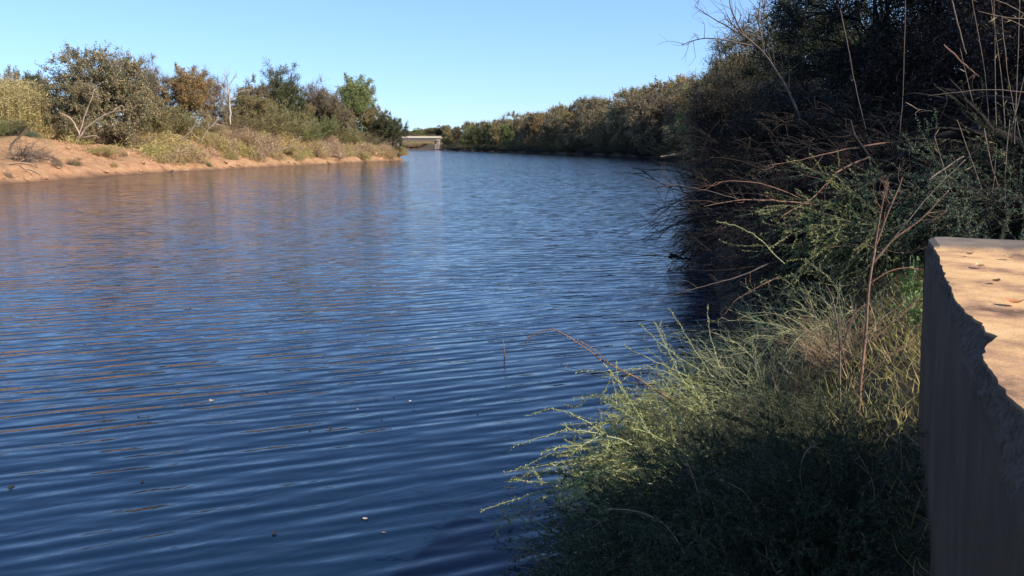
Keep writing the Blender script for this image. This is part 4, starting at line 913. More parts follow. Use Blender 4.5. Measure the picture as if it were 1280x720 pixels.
# fallen trunk with arching limbs and reddish dead branches
dead_limb('fallen_tree', [
 ([(1330,262,8.5),(1270,256,8.8),(1200,236,9.2),(1140,224,9.6),(1080,236,10),(1020,272,10.4),(975,318,10.8)], 9, 0.10, 0.04, 14, 0.9),
 ([(1320,210,9.5),(1260,176,9.8),(1200,168,10),(1140,190,10.4),(1100,214,10.8)], 9, 0.10, 0.04, 12, 0.9),
 ([(1330,160,10),(1270,128,10.4),(1215,120,10.8),(1170,128,11.2)], 9, 0.06, 0.025, 10, 0.8),
 ([(1150,226,9.6),(1110,262,9.8),(1070,300,10),(1010,330,10.2)], 9, 0.07, 0.03, 8, 0.7)],
 'darkbark', 'dark fallen tree arching its limbs low above the ground behind the wall', 'fallen tree', seed=31)
RB = [
 ([(1112,178,11),(1060,186,11),(1010,198,11),(965,206,11)], 0.03, 0.012, 6, 0.5, 'long reddish dead branch reaching left from the thicket middle'),
 ([(1086,196,10.5),(1046,216,10.3),(1020,244,10.2),(975,272,10)], 0.028, 0.012, 8, 0.5, 'reddish dead branch slanting down left below the long reddish one'),
 ([(1020,256,9.8),(975,252,9.8),(930,250,9.8),(880,258,9.8)], 0.028, 0.010, 8, 0.55, 'pinkish straight dead branch pointing left low over the water'),
 ([(1000,248,10),(960,232,10),(920,226,10),(895,228,10)], 0.016, 0.007, 6, 0.5, 'thin tan dead branch just above the pinkish straight one'),
 ([(925,250,10.4),(890,240,10.6),(850,232,10.8),(800,224,11)], 0.016, 0.006, 9, 0.6, 'thin grey dead branch stretching farthest left over the river'),
 ([(900,246,10),(860,262,10),(820,275,10),(770,298,10)], 0.012, 0.005, 5, 0.4, 'dark bare twig dipping towards the river, lowest of its spray'),
 ([(985,322,9.2),(950,332,9.2),(900,338,9.2),(835,336,9.2)], 0.02, 0.006, 9, 0.5, 'dark dead branch lying level just above the water'),
 ([(960,330,9),(925,345,9),(890,355,9),(850,366,9)], 0.018, 0.006, 7, 0.4, 'grey dead branch slanting down towards the water under the level one'),
 ([(975,345,8.8),(945,360,8.8),(915,378,8.8)], 0.02, 0.010, 4, 0.35, 'short reddish broken branch near the waterline'),
 ([(1160,226,8.5),(1184,208,8.5),(1204,196,8.5)], 0.022, 0.014, 0, 0.3, 'short pale broken branch pointing up right behind the wall'),
 ([(1092,330,7.2),(1130,282,7.2),(1170,235,7.2),(1206,200,7.2)], 0.011, 0.007, 3, 0.3, 'thin straight tan twig slanting up right above the wall corner'),
 ([(1132,128,12),(1142,134,12),(1150,137,12),(1166,139,12)], 0.018, 0.008, 3, 0.3, 'short bright pale crooked branch deep in the thicket'),
 ([(1050,10,13),(1060,60,13),(1072,120,13),(1092,200,13)], 0.018, 0.010, 3, 0.4, 'slender grey upright dead stem in the thicket middle'),
 ([(1132,-20,12),(1130,70,12),(1128,125,12),(1122,200,12)], 0.013, 0.009, 6, 0.5, 'upright grey dead stem with a crooked side twig in the thicket'),
 ([(1190,0,11),(1200,40,11),(1208,68,11)], 0.018, 0.012, 0, 0.3, 'short pale slanting stem left of the canes at the top right'),
 ([(1180,56,11),(1205,80,11),(1224,96,11)], 0.028, 0.014, 3, 0.3, 'reddish slanting branch below the canes at the top right'),
 ([(1300,118,9),(1240,112,9),(1190,116,9),(1160,120,9)], 0.012, 0.005, 2, 0.5, 'thin arched grey twig crossing level at the right'),
 ([(1180,300,8.5),(1130,316,8.5),(1080,306,8.5),(1030,310,8.5)], 0.012, 0.005, 6, 0.4, 'thin dark bare twig behind the top of the reddish weed'),
 ([(1230,160,8.8),(1240,210,8.8),(1252,240,8.8)], 0.014, 0.007, 4, 0.3, 'thin pale twig hanging down behind the wall at the right'),
 ([(1250,230,9.0),(1225,262,9),(1210,290,9)], 0.012, 0.006, 4, 0.3, 'brown twig hanging behind the wall, nearest its far rim'),
 ([(900,150,17),(885,170,17),(872,205,17)], 0.03, 0.012, 12, 1.0, 'drooping dark dead branch at the left outline of the thicket'),
 ([(960,215,15),(920,200,15),(880,198,15),(835,206,15)], 0.03, 0.010, 14, 1.0, 'dark dead branch with many fine twigs above the grey one'),
 ([(950,285,13),(900,290,13),(865,300,13),(842,312,13)], 0.024, 0.008, 12, 0.8, 'dark forked dead branch dipping to the river surface'),
]
for k, (pts_, r0, r1, nt_, tl, lab) in enumerate(RB):
    mt_ = 'redbark' if ('reddish' in lab or 'pinkish' in lab) else ('darkbark' if 'dark' in lab else ('cane' if 'pale' in lab or 'tan' in lab else 'greystem'))
    dead_limb('dead_branch', [(pts_, 9, r0 * 0.5, r1 * 0.45, int(nt_ * 0.8), tl)], mt_, lab, 'branch', 'dead branches of the near right thicket', seed=50 + k, jit=0.03)
# bare twigs against the sky
dead_limb('bare_sapling', [([(1010,230,18),(1000,150,18),(965,80,18),(925,40,18),(905,20,18)], 9, 0.035, 0.01, 16, 1.0), ([(950,60,18),(915,52,18),(880,48,18),(852,56,18)], 9, 0.02, 0.008, 12, 0.8), ([(930,44,18),(915,15,18),(910,-15,18)], 9, 0.02, 0.008, 8, 0.8), ([(925,42,18),(895,25,18),(868,8,18)], 9, 0.018, 0.006, 10, 0.8), ([(955,62,18),(948,25,18),(952,-10,18)], 9, 0.02, 0.008, 8, 0.8)],
 'greystem', 'leafless sapling with fine twigs spread against the sky at the thicket edge', 'sapling', seed=33)

# canes
def canes(name, spots, label, mt='cane'):
    T = Tubes(); rng_ = np.random.default_rng(len(spots)); L = Leaves()
    b0 = at(*spots[0][0])
    r = empty(name, b0); tag(r, label, 'canes', 'dry canes at the right')
    for k, (a, b, c) in enumerate(spots):
        P = poly([a, b, c], 9, 12, 0.002, k) - np.array(b0); T.add(P, 0.0055, 0.003, 5)
        for q in range(2):
            j = rng_.integers(3, 12); dv = rng_.normal(0, 0.7, 3) + [0, 0, 0.3]; dv /= np.linalg.norm(dv)
            L.add(P[j][None] + dv[None] * 0.06, dv[None], 0.12, 0.012, 0.5, rng_)
    link('culms', T.mesh(name, M[mt]), r); link('foliage', L.mesh(name + '_blades', [M['straw']], rng_), r)
canes('cane_clump', [((1246, 190, 10), (1244, 90, 10), (1242, -30, 10)), ((1258, 200, 10), (1252, 100, 10), (1236, -20, 10)), ((1268, 180, 9.6), (1272, 80, 9.6), (1276, -30, 9.6)), ((1236, 180, 10.3), (1232, 100, 10.3), (1215, 0, 10.3)),
                     ((1280, 190, 9.4), (1262, 110, 9.4), (1252, 20, 9.4)), ((1262, 170, 10), (1282, 90, 10), (1300, 10, 10)), ((1226, 170, 10.6), (1214, 120, 10.6), (1200, 60, 10.6))], 'tall upright dry canes at the top right corner')
canes('cane_clump', [((1300, 30, 9), (1268, 10, 9), (1230, -6, 9)), ((1300, 24, 9), (1260, 22, 9), (1222, 14, 9)), ((1310, 60, 9), (1280, 34, 9), (1250, 20, 9)), ((1300, 10, 8.8), (1275, -2, 8.8), (1250, -12, 8.8))], 'bent dry canes leaning left across the top right corner')
canes('cane_clump', [((1218, 290, 8.6), (1190, 240, 8.6), (1168, 170, 8.6)), ((1240, 290, 8.8), (1225, 230, 8.8), (1196, 150, 8.8)), ((1260, 288, 8.6), (1256, 230, 8.6), (1262, 150, 8.6)), ((1226, 286, 9), (1240, 240, 9), (1246, 180, 9))], 'short dry canes standing just behind the wall')

# ------------------------------------------------------------------ weeds and shrubs near the camera
PROTO['weedA'] = gen_spray('weed_a', 301, 1.25, 1.9, 110, 10, 26, (0.036, 0.005), arch=1.1, r=0.0045, jit=0.006, wob=0.05, wood='greenstem', tw_len=0.3)
PROTO['weedB'] = gen_spray('weed_b', 302, 1.1, 2.1, 110, 10, 26, (0.036, 0.005), arch=1.5, r=0.0045, jit=0.006, wob=0.05, wood='greenstem', tw_len=0.34)
PROTO['weedC'] = gen_spray('weed_c', 303, 1.0, 1.3, 90, 12, 26, (0.038, 0.006), arch=0.9, r=0.0045, jit=0.008, wob=0.06, wood='greenstem', tw_len=0.34)
PROTO['weedL'] = gen_spray('weed_l', 306, 1.25, 2.4, 62, 10, 34, (0.04, 0.008), arch=1.7, r=0.004, jit=0.007, wob=0.05, wood='greenstem', tw_len=0.3)
def gen_trail(name, seed, stems, ln, leaves, leaf, wood, r=0.0045, twigs=7, spread=0.6):
    rng = np.random.default_rng(seed); T = Tubes(); L = Leaves()
    for s_ in range(stems):
        a = PI + rng.normal(0, spread); l_ = ln * rng.uniform(0.45, 1.1); el_ = rng.uniform(-0.15, 0.75)
        v = np.array([math.cos(a) * math.cos(el_), math.sin(a) * math.cos(el_), math.sin(el_)]); P = [np.array([rng.uniform(-0.1, 0.5), rng.normal(0, 0.35), rng.uniform(0.0, 0.25)])]
        n = 14
        for k in range(n):
            v = v + np.array([0, 0, -0.075 * rng.uniform(0.3, 1.5)]) + rng.normal(0, 0.09, 3); v /= np.linalg.norm(v); P.append(P[-1] + v * l_ / n)
        P = np.array(P); T.add(P, r, r * 0.4, 4); clump = rng.random()
        paths = [P]
        for t in range(twigs):
            j = rng.integers(4, n); d0 = P[j + 1] - P[j]; d0 /= np.linalg.norm(d0) + 1e-9; dv = d0 + rng.normal(0, 0.5, 3); dv /= np.linalg.norm(dv)
            Q = curve(P[j], P[j] + dv * l_ * rng.uniform(0.12, 0.32), rng.normal(0, 0.03, 3), 6, rng, 0.008); T.add(Q, r * 0.5, r * 0.25, 3); paths.append(Q)
        for Q in paths:
            ln_ = np.linalg.norm(np.diff(Q, axis=0), axis=1).sum(); k = max(4, int(ln_ * leaves)); tt = (rng.random(k) ** 0.8) * (len(Q) - 1.001); i0 = tt.astype(int); fr = (tt - i0)[:, None]
            c = Q[i0] * (1 - fr) + Q[i0 + 1] * fr + rng.normal(0, 0.007, (k, 3)); dv = Q[i0 + 1] - Q[i0]; dv /= np.linalg.norm(dv, axis=1, keepdims=True)
            L.add(c, dv + rng.normal(0, 0.7, (k, 3)), leaf[0] * rng.uniform(0.6, 1.3, k), leaf[1], clump, rng)
    return T.mesh(name + '_wood', M[wood]), L.mesh(name + '_leaves', [M['olive']], rng), 1.0, 1.0
PROTO['trailA'] = gen_trail('trail_a', 401, 28, 1.55, 85, (0.038, 0.008), 'greenstem')
PROTO['trailB'] = gen_trail('trail_b', 402, 26, 1.35, 85, (0.038, 0.008), 'greenstem', spread=0.8)
PROTO['overhang'] = gen_trail('overhang_a', 403, 55, 2.3, 14, (0.04, 0.01), 'darkbark', r=0.010, twigs=9, spread=0.7)
PROTO['overhangB'] = gen_trail('overhang_b', 404, 50, 1.9, 60, (0.045, 0.01), 'thicketstem', r=0.008, twigs=9, spread=0.9)
PROTO['wire'] = gen_spray('wire_a', 304, 1.4, 2.2, 42, 10, 4, (0.02, 0.006), arch=1.0, r=0.0045, jit=0.005, wob=0.12, wood='greenstem', tw_len=0.36, hug=0.8)
PROTO['wiry'] = gen_spray('wire_b', 305, 0.9, 1.2, 70, 10, 3, (0.02, 0.006), arch=0.7, r=0.003, jit=0.01, wob=0.09, wood='greystem', tw_len=0.36)
GF = 'weedy shrubs of the near bank'
for pr, x, y, s, sz, rx, ry, lm, wood, lab in [
 ('weedL', 1.45, 7.2, 0.8, 0.75, 0, -0.25, 'seepweed', 'greenstem', 'sunlit yellow-green shrub leaning over the water in front of the thicket'),
 ('weedL', 1.65, 7.7, 0.85, 0.8, 0, -0.15, 'seepweed', 'greenstem', 'sunlit green-gold shrub behind the one leaning over the water'),
 ('weedL', 1.35, 6.3, 0.65, 0.7, 0, -0.2, 'seepweed', 'greenstem', 'half-shaded shrub trailing its tips on the water, left of the shadow edge'),
 ('weedB', 0.75, 5.4, 1.0, 0.9, 0, -0.3, 'seepshade', 'greenstem', 'dark shaded shrub spreading over the water at the bottom'),
 ('weedA', 1.35, 5.9, 1.0, 0.95, 0, -0.1, 'seepshade', 'shadestem', 'dark shrub in the wall shadow behind the bottom spreading one'),
 ('weedA', 1.9, 6.5, 0.9, 0.9, 0, 0, 'seepshade', 'shadestem', 'dark rounded shrub at the far end of the wall shadow'),
 ('weedC', 1.2, 4.7, 1.2, 1.0, 0, -0.1, 'seepshade', 'shadestem', 'dark dense shrub at the bottom middle of the wall shadow'),
 ('weedC', 1.75, 5.1, 1.1, 1.0, 0, 0, 'seepshade', 'shadestem', 'dark dense shrub right of the bottom middle one'),
 ('weedC', 2.0, 4.4, 1.0, 0.85, 0, 0, 'seepshade', 'shadestem', 'dark shrub against the foot of the wall, near the bottom edge'),
 ('weedC', 2.3, 5.6, 0.95, 0.8, 0, 0, 'seepshade', 'shadestem', 'dark shrub against the foot of the wall below the lit grass'),
 ('weedC', 0.9, 4.1, 1.1, 0.95, 0, -0.1, 'seepshade', 'shadestem', 'dark shrub cut by the bottom edge, left one'),
 ('weedC', 1.55, 3.9, 1.0, 0.9, 0, 0, 'seepshade', 'shadestem', 'dark shrub cut by the bottom edge beside the wall'),
 ('wire', 2.75, 8.2, 1.05, 0.95, 0, -0.25, 'seepweed', 'greenstem', 'wiry pale green shrub with bare zigzag stems in front of the thicket'),
 ('wire', 3.3, 9.2, 1.1, 1.0, 0, -0.1, 'bluegreen', 'greenstem', 'wiry dull green shrub behind the pale green one'),
 ('wire', 2.25, 8.6, 0.9, 0.85, 0, -0.4, 'seepweed', 'greenstem', 'wiry shrub leaning left over the water beside the pale green one'),
 ('wiry', 2.9, 7.2, 0.8, 0.7, 0, 0, 'seepshade', 'thicketstem', 'dark wiry dead weed in the sunlit gap left of the wall'),
 ('wiry', 3.3, 7.9, 0.9, 0.9, 0, 0, 'goldgreen', 'tanwood', 'tan wiry dead weed at the back of the sunlit gap'),
 ('wiry', 2.3, 6.9, 0.9, 0.8, 0, 0, 'seepweed', 'greystem', 'grey-green wiry weed at the shadow edge below the reddish weed'),
 ('wiry', 4.3, 9.6, 1.1, 1.0, 0, 0, 'litter', 'greystem', 'grey wiry weed behind the far corner of the wall'),
 ('wire', 3.0, 10.2, 1.1, 0.9, 0, -0.35, 'bluegreen', 'greystem', 'dull wiry shrub at the waterline in the dark gap under the thicket'),
 ('wire', 3.9, 12.2, 1.2, 0.9, 0, -0.3, 'seepshade', 'greystem', 'dark wiry shrub at the waterline farther back under the thicket'),
 ('wiry', 3.6, 10.4, 1.2, 1.1, 0, -0.1, 'litter', 'thicketstem', 'dark wiry dead weed behind the dull green shrub'),
 ('wire', 3.6, 8.4, 0.9, 0.9, 0, -0.1, 'seepweed', 'greenstem', 'wiry pale shrub nearest the far corner of the wall'),
 ('wire', 4.3, 11.0, 1.2, 0.9, 0, -0.1, 'bluegreen', 'greystem', 'dull green wiry shrub deep under the arching limb'),
]:
    plant('weedy_shrub', pr, (x, y, gz(x, y) - 0.03), s, sz, RN.uniform(-0.5, 0.5), lm, lab, 'shrub', GF, wood=wood, tilt=(rx, ry))

for pr, x, y, z, sc_, rz_, lm, wood, lab in [
 ('trailA', 1.25, 6.0, 0.45, 1.0, 0.15, 'seepweed', 'greenstem', 'sunlit trailing weed arching its tips far over the water, nearest one'),
 ('trailB', 1.35, 6.8, 0.5, 1.05, -0.1, 'seepweed', 'greenstem', 'sunlit trailing weed in the middle of the bush fringe over the water'),
 ('trailA', 1.75, 7.6, 0.5, 0.95, -0.35, 'seepweed', 'greenstem', 'sunlit trailing weed at the back of the bush fringe over the water'),
 ('trailB', 2.2, 8.4, 0.6, 0.8, -0.5, 'seepweed', 'greenstem', 'sunlit trailing weed farthest back, above the dark gap'),
 ('trailB', 1.1, 5.2, 0.4, 0.95, 0.35, 'seepshade', 'shadestem', 'shaded trailing weed dipping to the water at the bottom'),
 ('trailA', 1.2, 4.6, 0.4, 0.9, 0.5, 'seepshade', 'shadestem', 'shaded trailing weed cut by the bottom edge'),
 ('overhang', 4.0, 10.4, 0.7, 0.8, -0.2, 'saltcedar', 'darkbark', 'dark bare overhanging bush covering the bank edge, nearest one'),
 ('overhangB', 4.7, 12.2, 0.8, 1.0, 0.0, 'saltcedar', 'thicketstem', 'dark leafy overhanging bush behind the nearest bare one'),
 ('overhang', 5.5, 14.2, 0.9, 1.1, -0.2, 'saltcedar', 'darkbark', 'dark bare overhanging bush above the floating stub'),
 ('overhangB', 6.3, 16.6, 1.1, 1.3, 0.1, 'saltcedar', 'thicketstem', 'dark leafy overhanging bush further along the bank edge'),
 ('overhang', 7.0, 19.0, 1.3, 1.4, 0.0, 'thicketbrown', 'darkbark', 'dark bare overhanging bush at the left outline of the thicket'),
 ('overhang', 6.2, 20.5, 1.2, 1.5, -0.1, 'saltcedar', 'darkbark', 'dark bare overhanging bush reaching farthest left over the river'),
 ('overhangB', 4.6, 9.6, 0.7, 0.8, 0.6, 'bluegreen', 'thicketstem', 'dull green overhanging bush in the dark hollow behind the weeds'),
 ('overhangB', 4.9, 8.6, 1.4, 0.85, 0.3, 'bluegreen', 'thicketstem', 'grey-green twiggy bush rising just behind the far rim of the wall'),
 ('overhangB', 5.9, 9.4, 1.9, 0.9, -0.2, 'seepshade', 'thicketstem', 'dark green twiggy bush behind the wall, right of the grey-green one'),
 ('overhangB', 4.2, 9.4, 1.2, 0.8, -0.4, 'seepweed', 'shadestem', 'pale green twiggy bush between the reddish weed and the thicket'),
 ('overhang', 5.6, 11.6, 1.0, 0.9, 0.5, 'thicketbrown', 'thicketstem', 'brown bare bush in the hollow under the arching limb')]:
    plant('trailing_shrub', pr, (x, y, max(gz(x, y), 0) + z * 0.6), sc_, sc_, rz_, lm, lab, 'shrub', 'shrubs overhanging the water', wood=wood)

# reddish weed with dark lower stem
dead_limb('dry_weed', [
 ([(1070,560,5.9),(1076,480,6.1),(1082,420,6.3),(1086,360,6.4),(1094,310,6.5)], 6, 0.012, 0.009, 0, 0.3),
 ([(1094,310,6.5),(1108,270,6.5),(1122,238,6.5),(1128,222,6.5)], 6, 0.010, 0.004, 8, 0.25),
 ([(1092,318,6.5),(1098,280,6.5),(1104,250,6.5),(1110,228,6.5)], 6, 0.009, 0.004, 6, 0.25),
 ([(1090,330,6.5),(1116,300,6.5),(1150,275,6.5),(1186,238,6.5)], 6, 0.009, 0.004, 6, 0.25),
 ([(1086,355,6.5),(1110,340,6.5),(1130,335,6.5),(1148,336,6.5)], 6, 0.006, 0.004, 3, 0.15),
 ([(1082,380,6.5),(1066,395,6.5),(1058,420,6.5)], 6, 0.006, 0.003, 4, 0.15),
 ([(1084,430,6.2),(1120,400,6.2),(1150,370,6.2)], 6, 0.006, 0.003, 6, 0.2),
 ([(1076,480,6.1),(1105,450,6.1),(1140,430,6.1)], 6, 0.006, 0.003, 6, 0.2),
 ([(1074,500,6.0),(1060,470,6.0),(1052,430,6.0)], 6, 0.006, 0.003, 6, 0.2)],
 'redbark', 'tall dry reddish weed with a straight stem standing left of the wall', 'weed', seed=35, jit=0.005)
dead_limb('dry_weed', [
 ([(1056,560,6.2),(1050,500,6.4),(1050,440,6.5),(1046,400,6.6),(1040,370,6.7)], 6, 0.010, 0.005, 8, 0.3), ([(1050,440,6.5),(1062,410,6.5),(1070,380,6.5)], 6, 0.005, 0.003, 5, 0.2)],
 'greystem', 'thin dark-stemmed weed just left of the tall reddish one', 'weed', seed=36, jit=0.005)

# leafy sprays reaching over the water
def leafy_branch(name, lines, stem, leafm, label, seed, ll=0.022, dens=130):
    base = at(*lines[0][0][0]); r = empty(name, base); tag(r, label, 'branch', 'leafy sprays over the water')
    T = Tubes(); L = Leaves(); rng_ = np.random.default_rng(seed)
    for pts_, r0 in lines:
        P = poly(pts_, 6, None, 0.004, seed) - np.array(base); T.add(P, r0, r0 * 0.4, 4)
        ln = np.linalg.norm(np.diff(P, axis=0), axis=1).sum(); k = max(6, int(ln * dens)); tt = rng_.random(k) * (len(P) - 1.001); i0 = tt.astype(int); fr = (tt - i0)[:, None]
        c = P[i0] * (1 - fr) + P[i0 + 1] * fr + rng_.normal(0, 0.006, (k, 3)); dv = P[i0 + 1] - P[i0]; dv /= np.linalg.norm(dv, axis=1, keepdims=True)
        L.add(c, dv + rng_.normal(0, 0.8, (k, 3)), ll * rng_.uniform(0.6, 1.3, k), ll * 0.35, rng_.random(), rng_)
    link('stem', T.mesh(name, M[stem]), r); link('foliage', L.mesh(name + '_leaves', [M[leafm]], rng_), r)
leafy_branch('leafy_branch', [([(840,500,7.6),(790,470,7.6),(750,448,7.6),(715,424,7.6),(690,412,7.6),(665,420,7.6),(655,432,7.6)], 0.008), ([(760,452,7.6),(735,432,7.6),(722,424,7.6)], 0.004)], 'redbark', 'litter', 'arching reddish spray, topmost over the water', 61)
leafy_branch('leafy_branch', [([(800,480,7.7),(790,470,7.7),(770,472,7.7),(755,468,7.7)], 0.006), ([(835,475,7.8),(810,465,7.8),(790,462,7.8)], 0.005), ([(820,480,7.7),(780,478,7.7),(735,467,7.7),(700,455,7.7)], 0.005)], 'darkbark', 'litter', 'dark bare spray under the arching reddish one', 62, dens=20)
leafy_branch('leafy_branch', [([(760,652,5.3),(735,625,5.3),(705,612,5.3),(670,616,5.3),(640,626,5.3),(600,640,5.3)], 0.005), ([(735,625,5.3),(700,606,5.3),(660,602,5.3),(640,600,5.3)], 0.004), ([(700,612,5.3),(680,605,5.3),(668,590,5.3)], 0.003), ([(765,645,5.3),(745,620,5.3),(725,598,5.3)], 0.004), ([(750,655,5.3),(735,645,5.3),(725,640,5.3)], 0.003)], 'greenstem', 'seepweed', 'pale green spray, lowest one lit over the water', 63, dens=170)
leafy_branch('leafy_branch', [([(730,640,5.3),(700,632,5.3),(665,640,5.3),(635,652,5.3),(628,640,5.3)], 0.004), ([(760,640,5.35),(770,620,5.35),(756,608,5.35)], 0.003)], 'tanwood', 'litter', 'tan curled spray just under the pale green one', 64, dens=120)
leafy_branch('leafy_branch', [([(800,560,6.3),(760,545,6.3),(715,538,6.3),(680,545,6.3),(640,560,6.3)], 0.006), ([(760,545,6.3),(720,520,6.3),(690,512,6.3),(655,520,6.3)], 0.004), ([(790,550,6.3),(740,560,6.3),(690,568,6.3),(650,585,6.3)], 0.004)], 'greenstem', 'seepweed', 'yellow-green forked spray in the middle over the water', 65)
leafy_branch('leafy_branch', [([(890,470,7.4),(870,440,7.4),(852,410,7.4),(836,385,7.4)], 0.004), ([(880,465,7.4),(850,448,7.4),(815,420,7.4),(800,405,7.4)], 0.004), ([(900,460,7.4),(888,420,7.4),(884,380,7.4)], 0.004), ([(860,470,7.4),(815,450,7.4),(780,432,7.4)], 0.004)], 'greenstem', 'seepweed', 'upright pale green spray at the top of the sunlit shrub', 66, dens=90)
leafy_branch('leafy_branch', [([(760,650,5.0),(710,672,5.0),(670,690,5.0),(640,700,5.0)], 0.005), ([(770,665,5.0),(730,690,5.0),(690,712,5.0)], 0.004)], 'greystem', 'seepshade', 'dark shaded spray near the bottom edge over the water', 67)
leafy_branch('leafy_branch', [([(980,330,8.2),(950,300,8.2),(925,284,8.2),(895,277,8.2)], 0.005)], 'greenstem', 'seepweed', 'single pale leafy spray curving left under the pinkish dead branch', 68)

for k, (pts_, lab) in enumerate([
 ([(1010,640,4.6),(1000,590,4.6),(1012,560,4.6),(1032,566,4.6),(1040,590,4.6)], 'thin dead stem bent into a hook in the dark bush'),
 ([(880,650,4.8),(868,600,4.8),(852,560,4.8),(846,520,4.8)], 'thin upright grey stem at the left of the dark bush'),
 ([(1080,680,4.4),(1092,630,4.4),(1090,600,4.4),(1074,570,4.4)], 'thin grey stem curving left in the dark bush close to the wall'),
 ([(960,700,4.2),(950,650,4.3),(930,615,4.3),(900,600,4.3)], 'thin grey stem arching left low in the dark bush'),
 ([(860,700,4.3),(835,660,4.4),(800,640,4.5),(760,636,4.6)], 'long grey stem reaching left at the edge of the dark bush'),
 ([(1120,640,4.6),(1128,590,4.6),(1124,540,4.6)], 'straight thin stem standing at the foot of the wall')]):
    dead_limb('dry_weed', [(pts_, 4.5, 0.004, 0.002, 7, 0.12)], 'tanwood', lab, 'stem', 'dry stems in the shaded bush', seed=90 + k, jit=0.003)
# broad-leaved weed by the wall
def broad_weed(u, v, dist, n, label):
    p0 = at(u, v, dist); p0.z = gz(p0.x, p0.y); r = empty('broad_leaved_weed', p0); tag(r, label, 'weed', 'broad-leaved weeds by the wall'); rng_ = np.random.default_rng(int(u))
    T = Tubes(); L = Leaves()
    for k in range(n):
        e = np.array([rng_.normal(0, 0.14), rng_.normal(0, 0.14), rng_.uniform(0.2, 0.55)]); P = curve((0, 0, 0), e, (0, 0, 0.03), 6, rng_, 0.008); T.add(P, 0.004, 0.002, 4)
        c = P[rng_.integers(2, 6, 9)] + rng_.normal(0, 0.03, (9, 3)); L.add(c, rng_.normal(size=(9, 3)), 0.07 * rng_.uniform(0.6, 1.2, 9), 0.028, rng_.random(), rng_)
    link('stem', T.mesh('weed_stem', M['greenstem']), r); link('foliage', L.mesh('weed_leaf', [M['leafgreen']], rng_), r)
broad_weed(1136, 400, 8.2, 26, 'bright green broad-leaved weed beside the far end of the wall')
broad_weed(1140, 450, 7.2, 16, 'smaller green broad-leaved weed halfway along the wall')
broad_weed(930, 690, 4.2, 12, 'green broad-leaved weed in shadow at the bottom edge')

nb = lambda x, y, d: sstep(0.15, 0.5, d)
bank_grass('near_grass', 111, 42000, (0.2, 6.5), (2.0, 13), lambda x, y, d: sstep(0.1, 0.5, d) * (0.35 + 0.65 * sstep(-0.2, 0.3, fbm(x, y, 61, 3))), 0.06, 0.3, M['goldgreen'], 'dry gold-green grass on the near bank left of the wall', 0.006, 'r', 0.8)
bank_grass('thicket_litter', 112, 40000, (2, 16), (7, 30), lambda x, y, d: sstep(0.1, 0.6, d) * 0.8, 0.08, 0.5, M['litter'], 'dry stalks and litter under the near thicket', 0.01, 'r', 1.0)

# ------------------------------------------------------------------ things floating on the river
dead_limb('floating_stick', [([(836,322,21.5),(843,319.5,21.5),(850,323,21.5),(862,323,21.5)], 21, 0.07, 0.03, 2, 0.3)], 'darkbark', 'dark stub of driftwood floating near the thicket twigs', 'stick', seed=41)
dead_limb('floating_stick', [([(631,449,11.9),(630,438,11.9),(629,425,11.9)], 12, 0.010, 0.006, 3, 0.08)], 'redbark', 'thin upright twig sticking out of the open water', 'stick', seed=42, jit=0.003)
rng = np.random.default_rng(19)
for u, v, s, mt, lab in [(264, 501, 0.07, 'palespeck', 'pale leaf floating left of centre on the river'), (457, 649, 0.06, 'palespeck', 'pale tan leaf floating nearest the bottom edge'), (14, 610, 0.08, 'darkspeck', 'dark leaf floating at the far left of the near water'), (480, 666, 0.04, 'palespeck', 'small pale leaf just below right of the pale tan one'),
                         (343, 667, 0.06, 'darkspeck', 'dark leaf floating left of the pale tan one'), (412, 535, 0.06, 'darkspeck', 'dark leaf adrift in the middle of the near water'), (178, 602, 0.05, 'darkspeck', 'dark leaf adrift between the far left one and the middle one')]:
    leaf_thing('floating_leaf', atz(u, v, 0.004), s, mt, lab, 'leaf', 'single leaves floating on the river', rz=rng.random() * 6, curl=0.15)
cl = [(rng.uniform(100, 780), rng.uniform(280, 600)) for _ in range(9)]
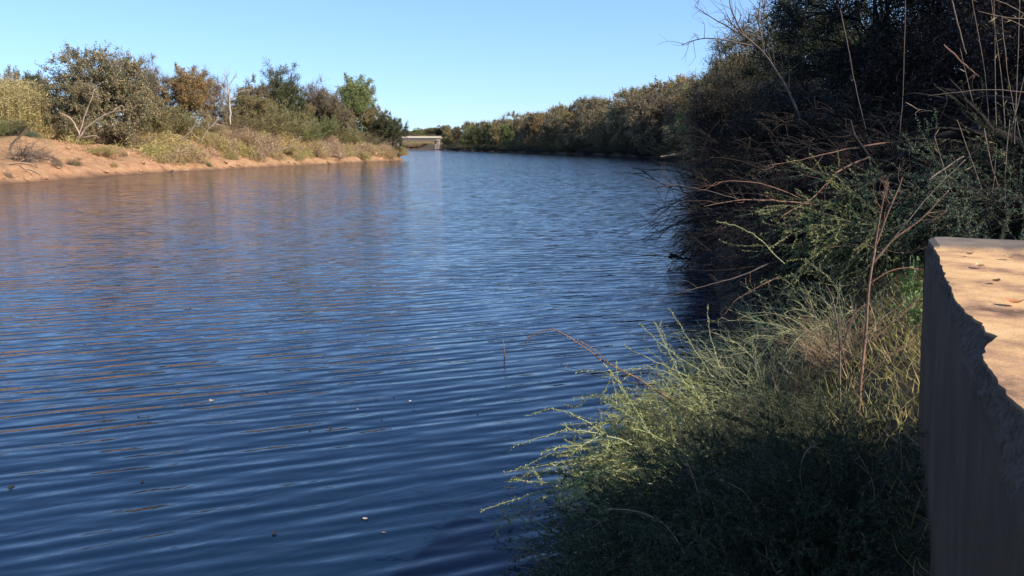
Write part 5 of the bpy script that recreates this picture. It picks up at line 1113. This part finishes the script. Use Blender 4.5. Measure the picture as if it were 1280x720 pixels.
for k in range(34):
    cu, cv = cl[k % 9]; u = cu + rng.normal(0, 45); v = cv + rng.normal(0, 9)
    if u > 640 and v > 380: continue
    q = atz(u, v, 0.006); leaf_thing('floating_debris', q, rng.uniform(0.025, 0.055) * max(1, q.y / 14), 'darkspeck' if rng.random() < 0.85 else 'palespeck', 'tiny speck of leaf debris drifting on the open river', 'debris', 'specks of debris drifting on the open river', rz=rng.random() * 6, curl=0.06, tilt=0.03)

# ------------------------------------------------------------------ light, sky, camera
W = bpy.data.worlds.new('World'); SC.world = W; W.use_nodes = True
nt = W.node_tree; bg = nt.nodes['Background']; sky = nt.nodes.new('ShaderNodeTexSky'); sky.sky_type = 'NISHITA'; sky.sun_disc = False
el = math.asin(TO_SUN.z); sky.sun_elevation = el; sky.sun_rotation = math.atan2(TO_SUN.x, TO_SUN.y)
sky.altitude = 0; sky.air_density = 1.0; sky.dust_density = 0.0; sky.ozone_density = 3.5
gm = nt.nodes.new('ShaderNodeGamma'); gm.inputs[1].default_value = 0.65; nt.links.new(sky.outputs[0], gm.inputs[0])
nt.links.new(mixc(nt, 1.0, gm.outputs[0], (0.74, 1.0, 1.45), 'MULTIPLY'), bg.inputs[0]); bg.inputs[1].default_value = 0.15
ld = bpy.data.lights.new('sun', 'SUN'); ld.energy = 4.8; ld.angle = math.radians(0.53); ld.color = (1.0, 0.92, 0.8)
lo = bpy.data.objects.new('sun', ld); COL.objects.link(lo); lo.rotation_euler = TO_SUN.to_track_quat('Z', 'Y').to_euler(); lo.location = (30, -20, 40)
cd = bpy.data.cameras.new('camera'); cam = bpy.data.objects.new('camera', cd); COL.objects.link(cam)
cam.location = (0, 0, H); cam.rotation_euler = (PI / 2 - PITCH, 0, 0)
cd.sensor_width = 36; cd.lens = 36 * F / 1280; cd.clip_start = 0.05; cd.clip_end = 8000
SC.camera = cam
SC.view_settings.view_transform = 'Standard'; SC.view_settings.look = 'None'; SC.view_settings.exposure = 0.86; SC.view_settings.gamma = 1.0
SC.cycles.max_bounces = 6; SC.cycles.diffuse_bounces = 3; SC.cycles.glossy_bounces = 3; SC.cycles.transmission_bounces = 3
SC.cycles.use_denoising = True
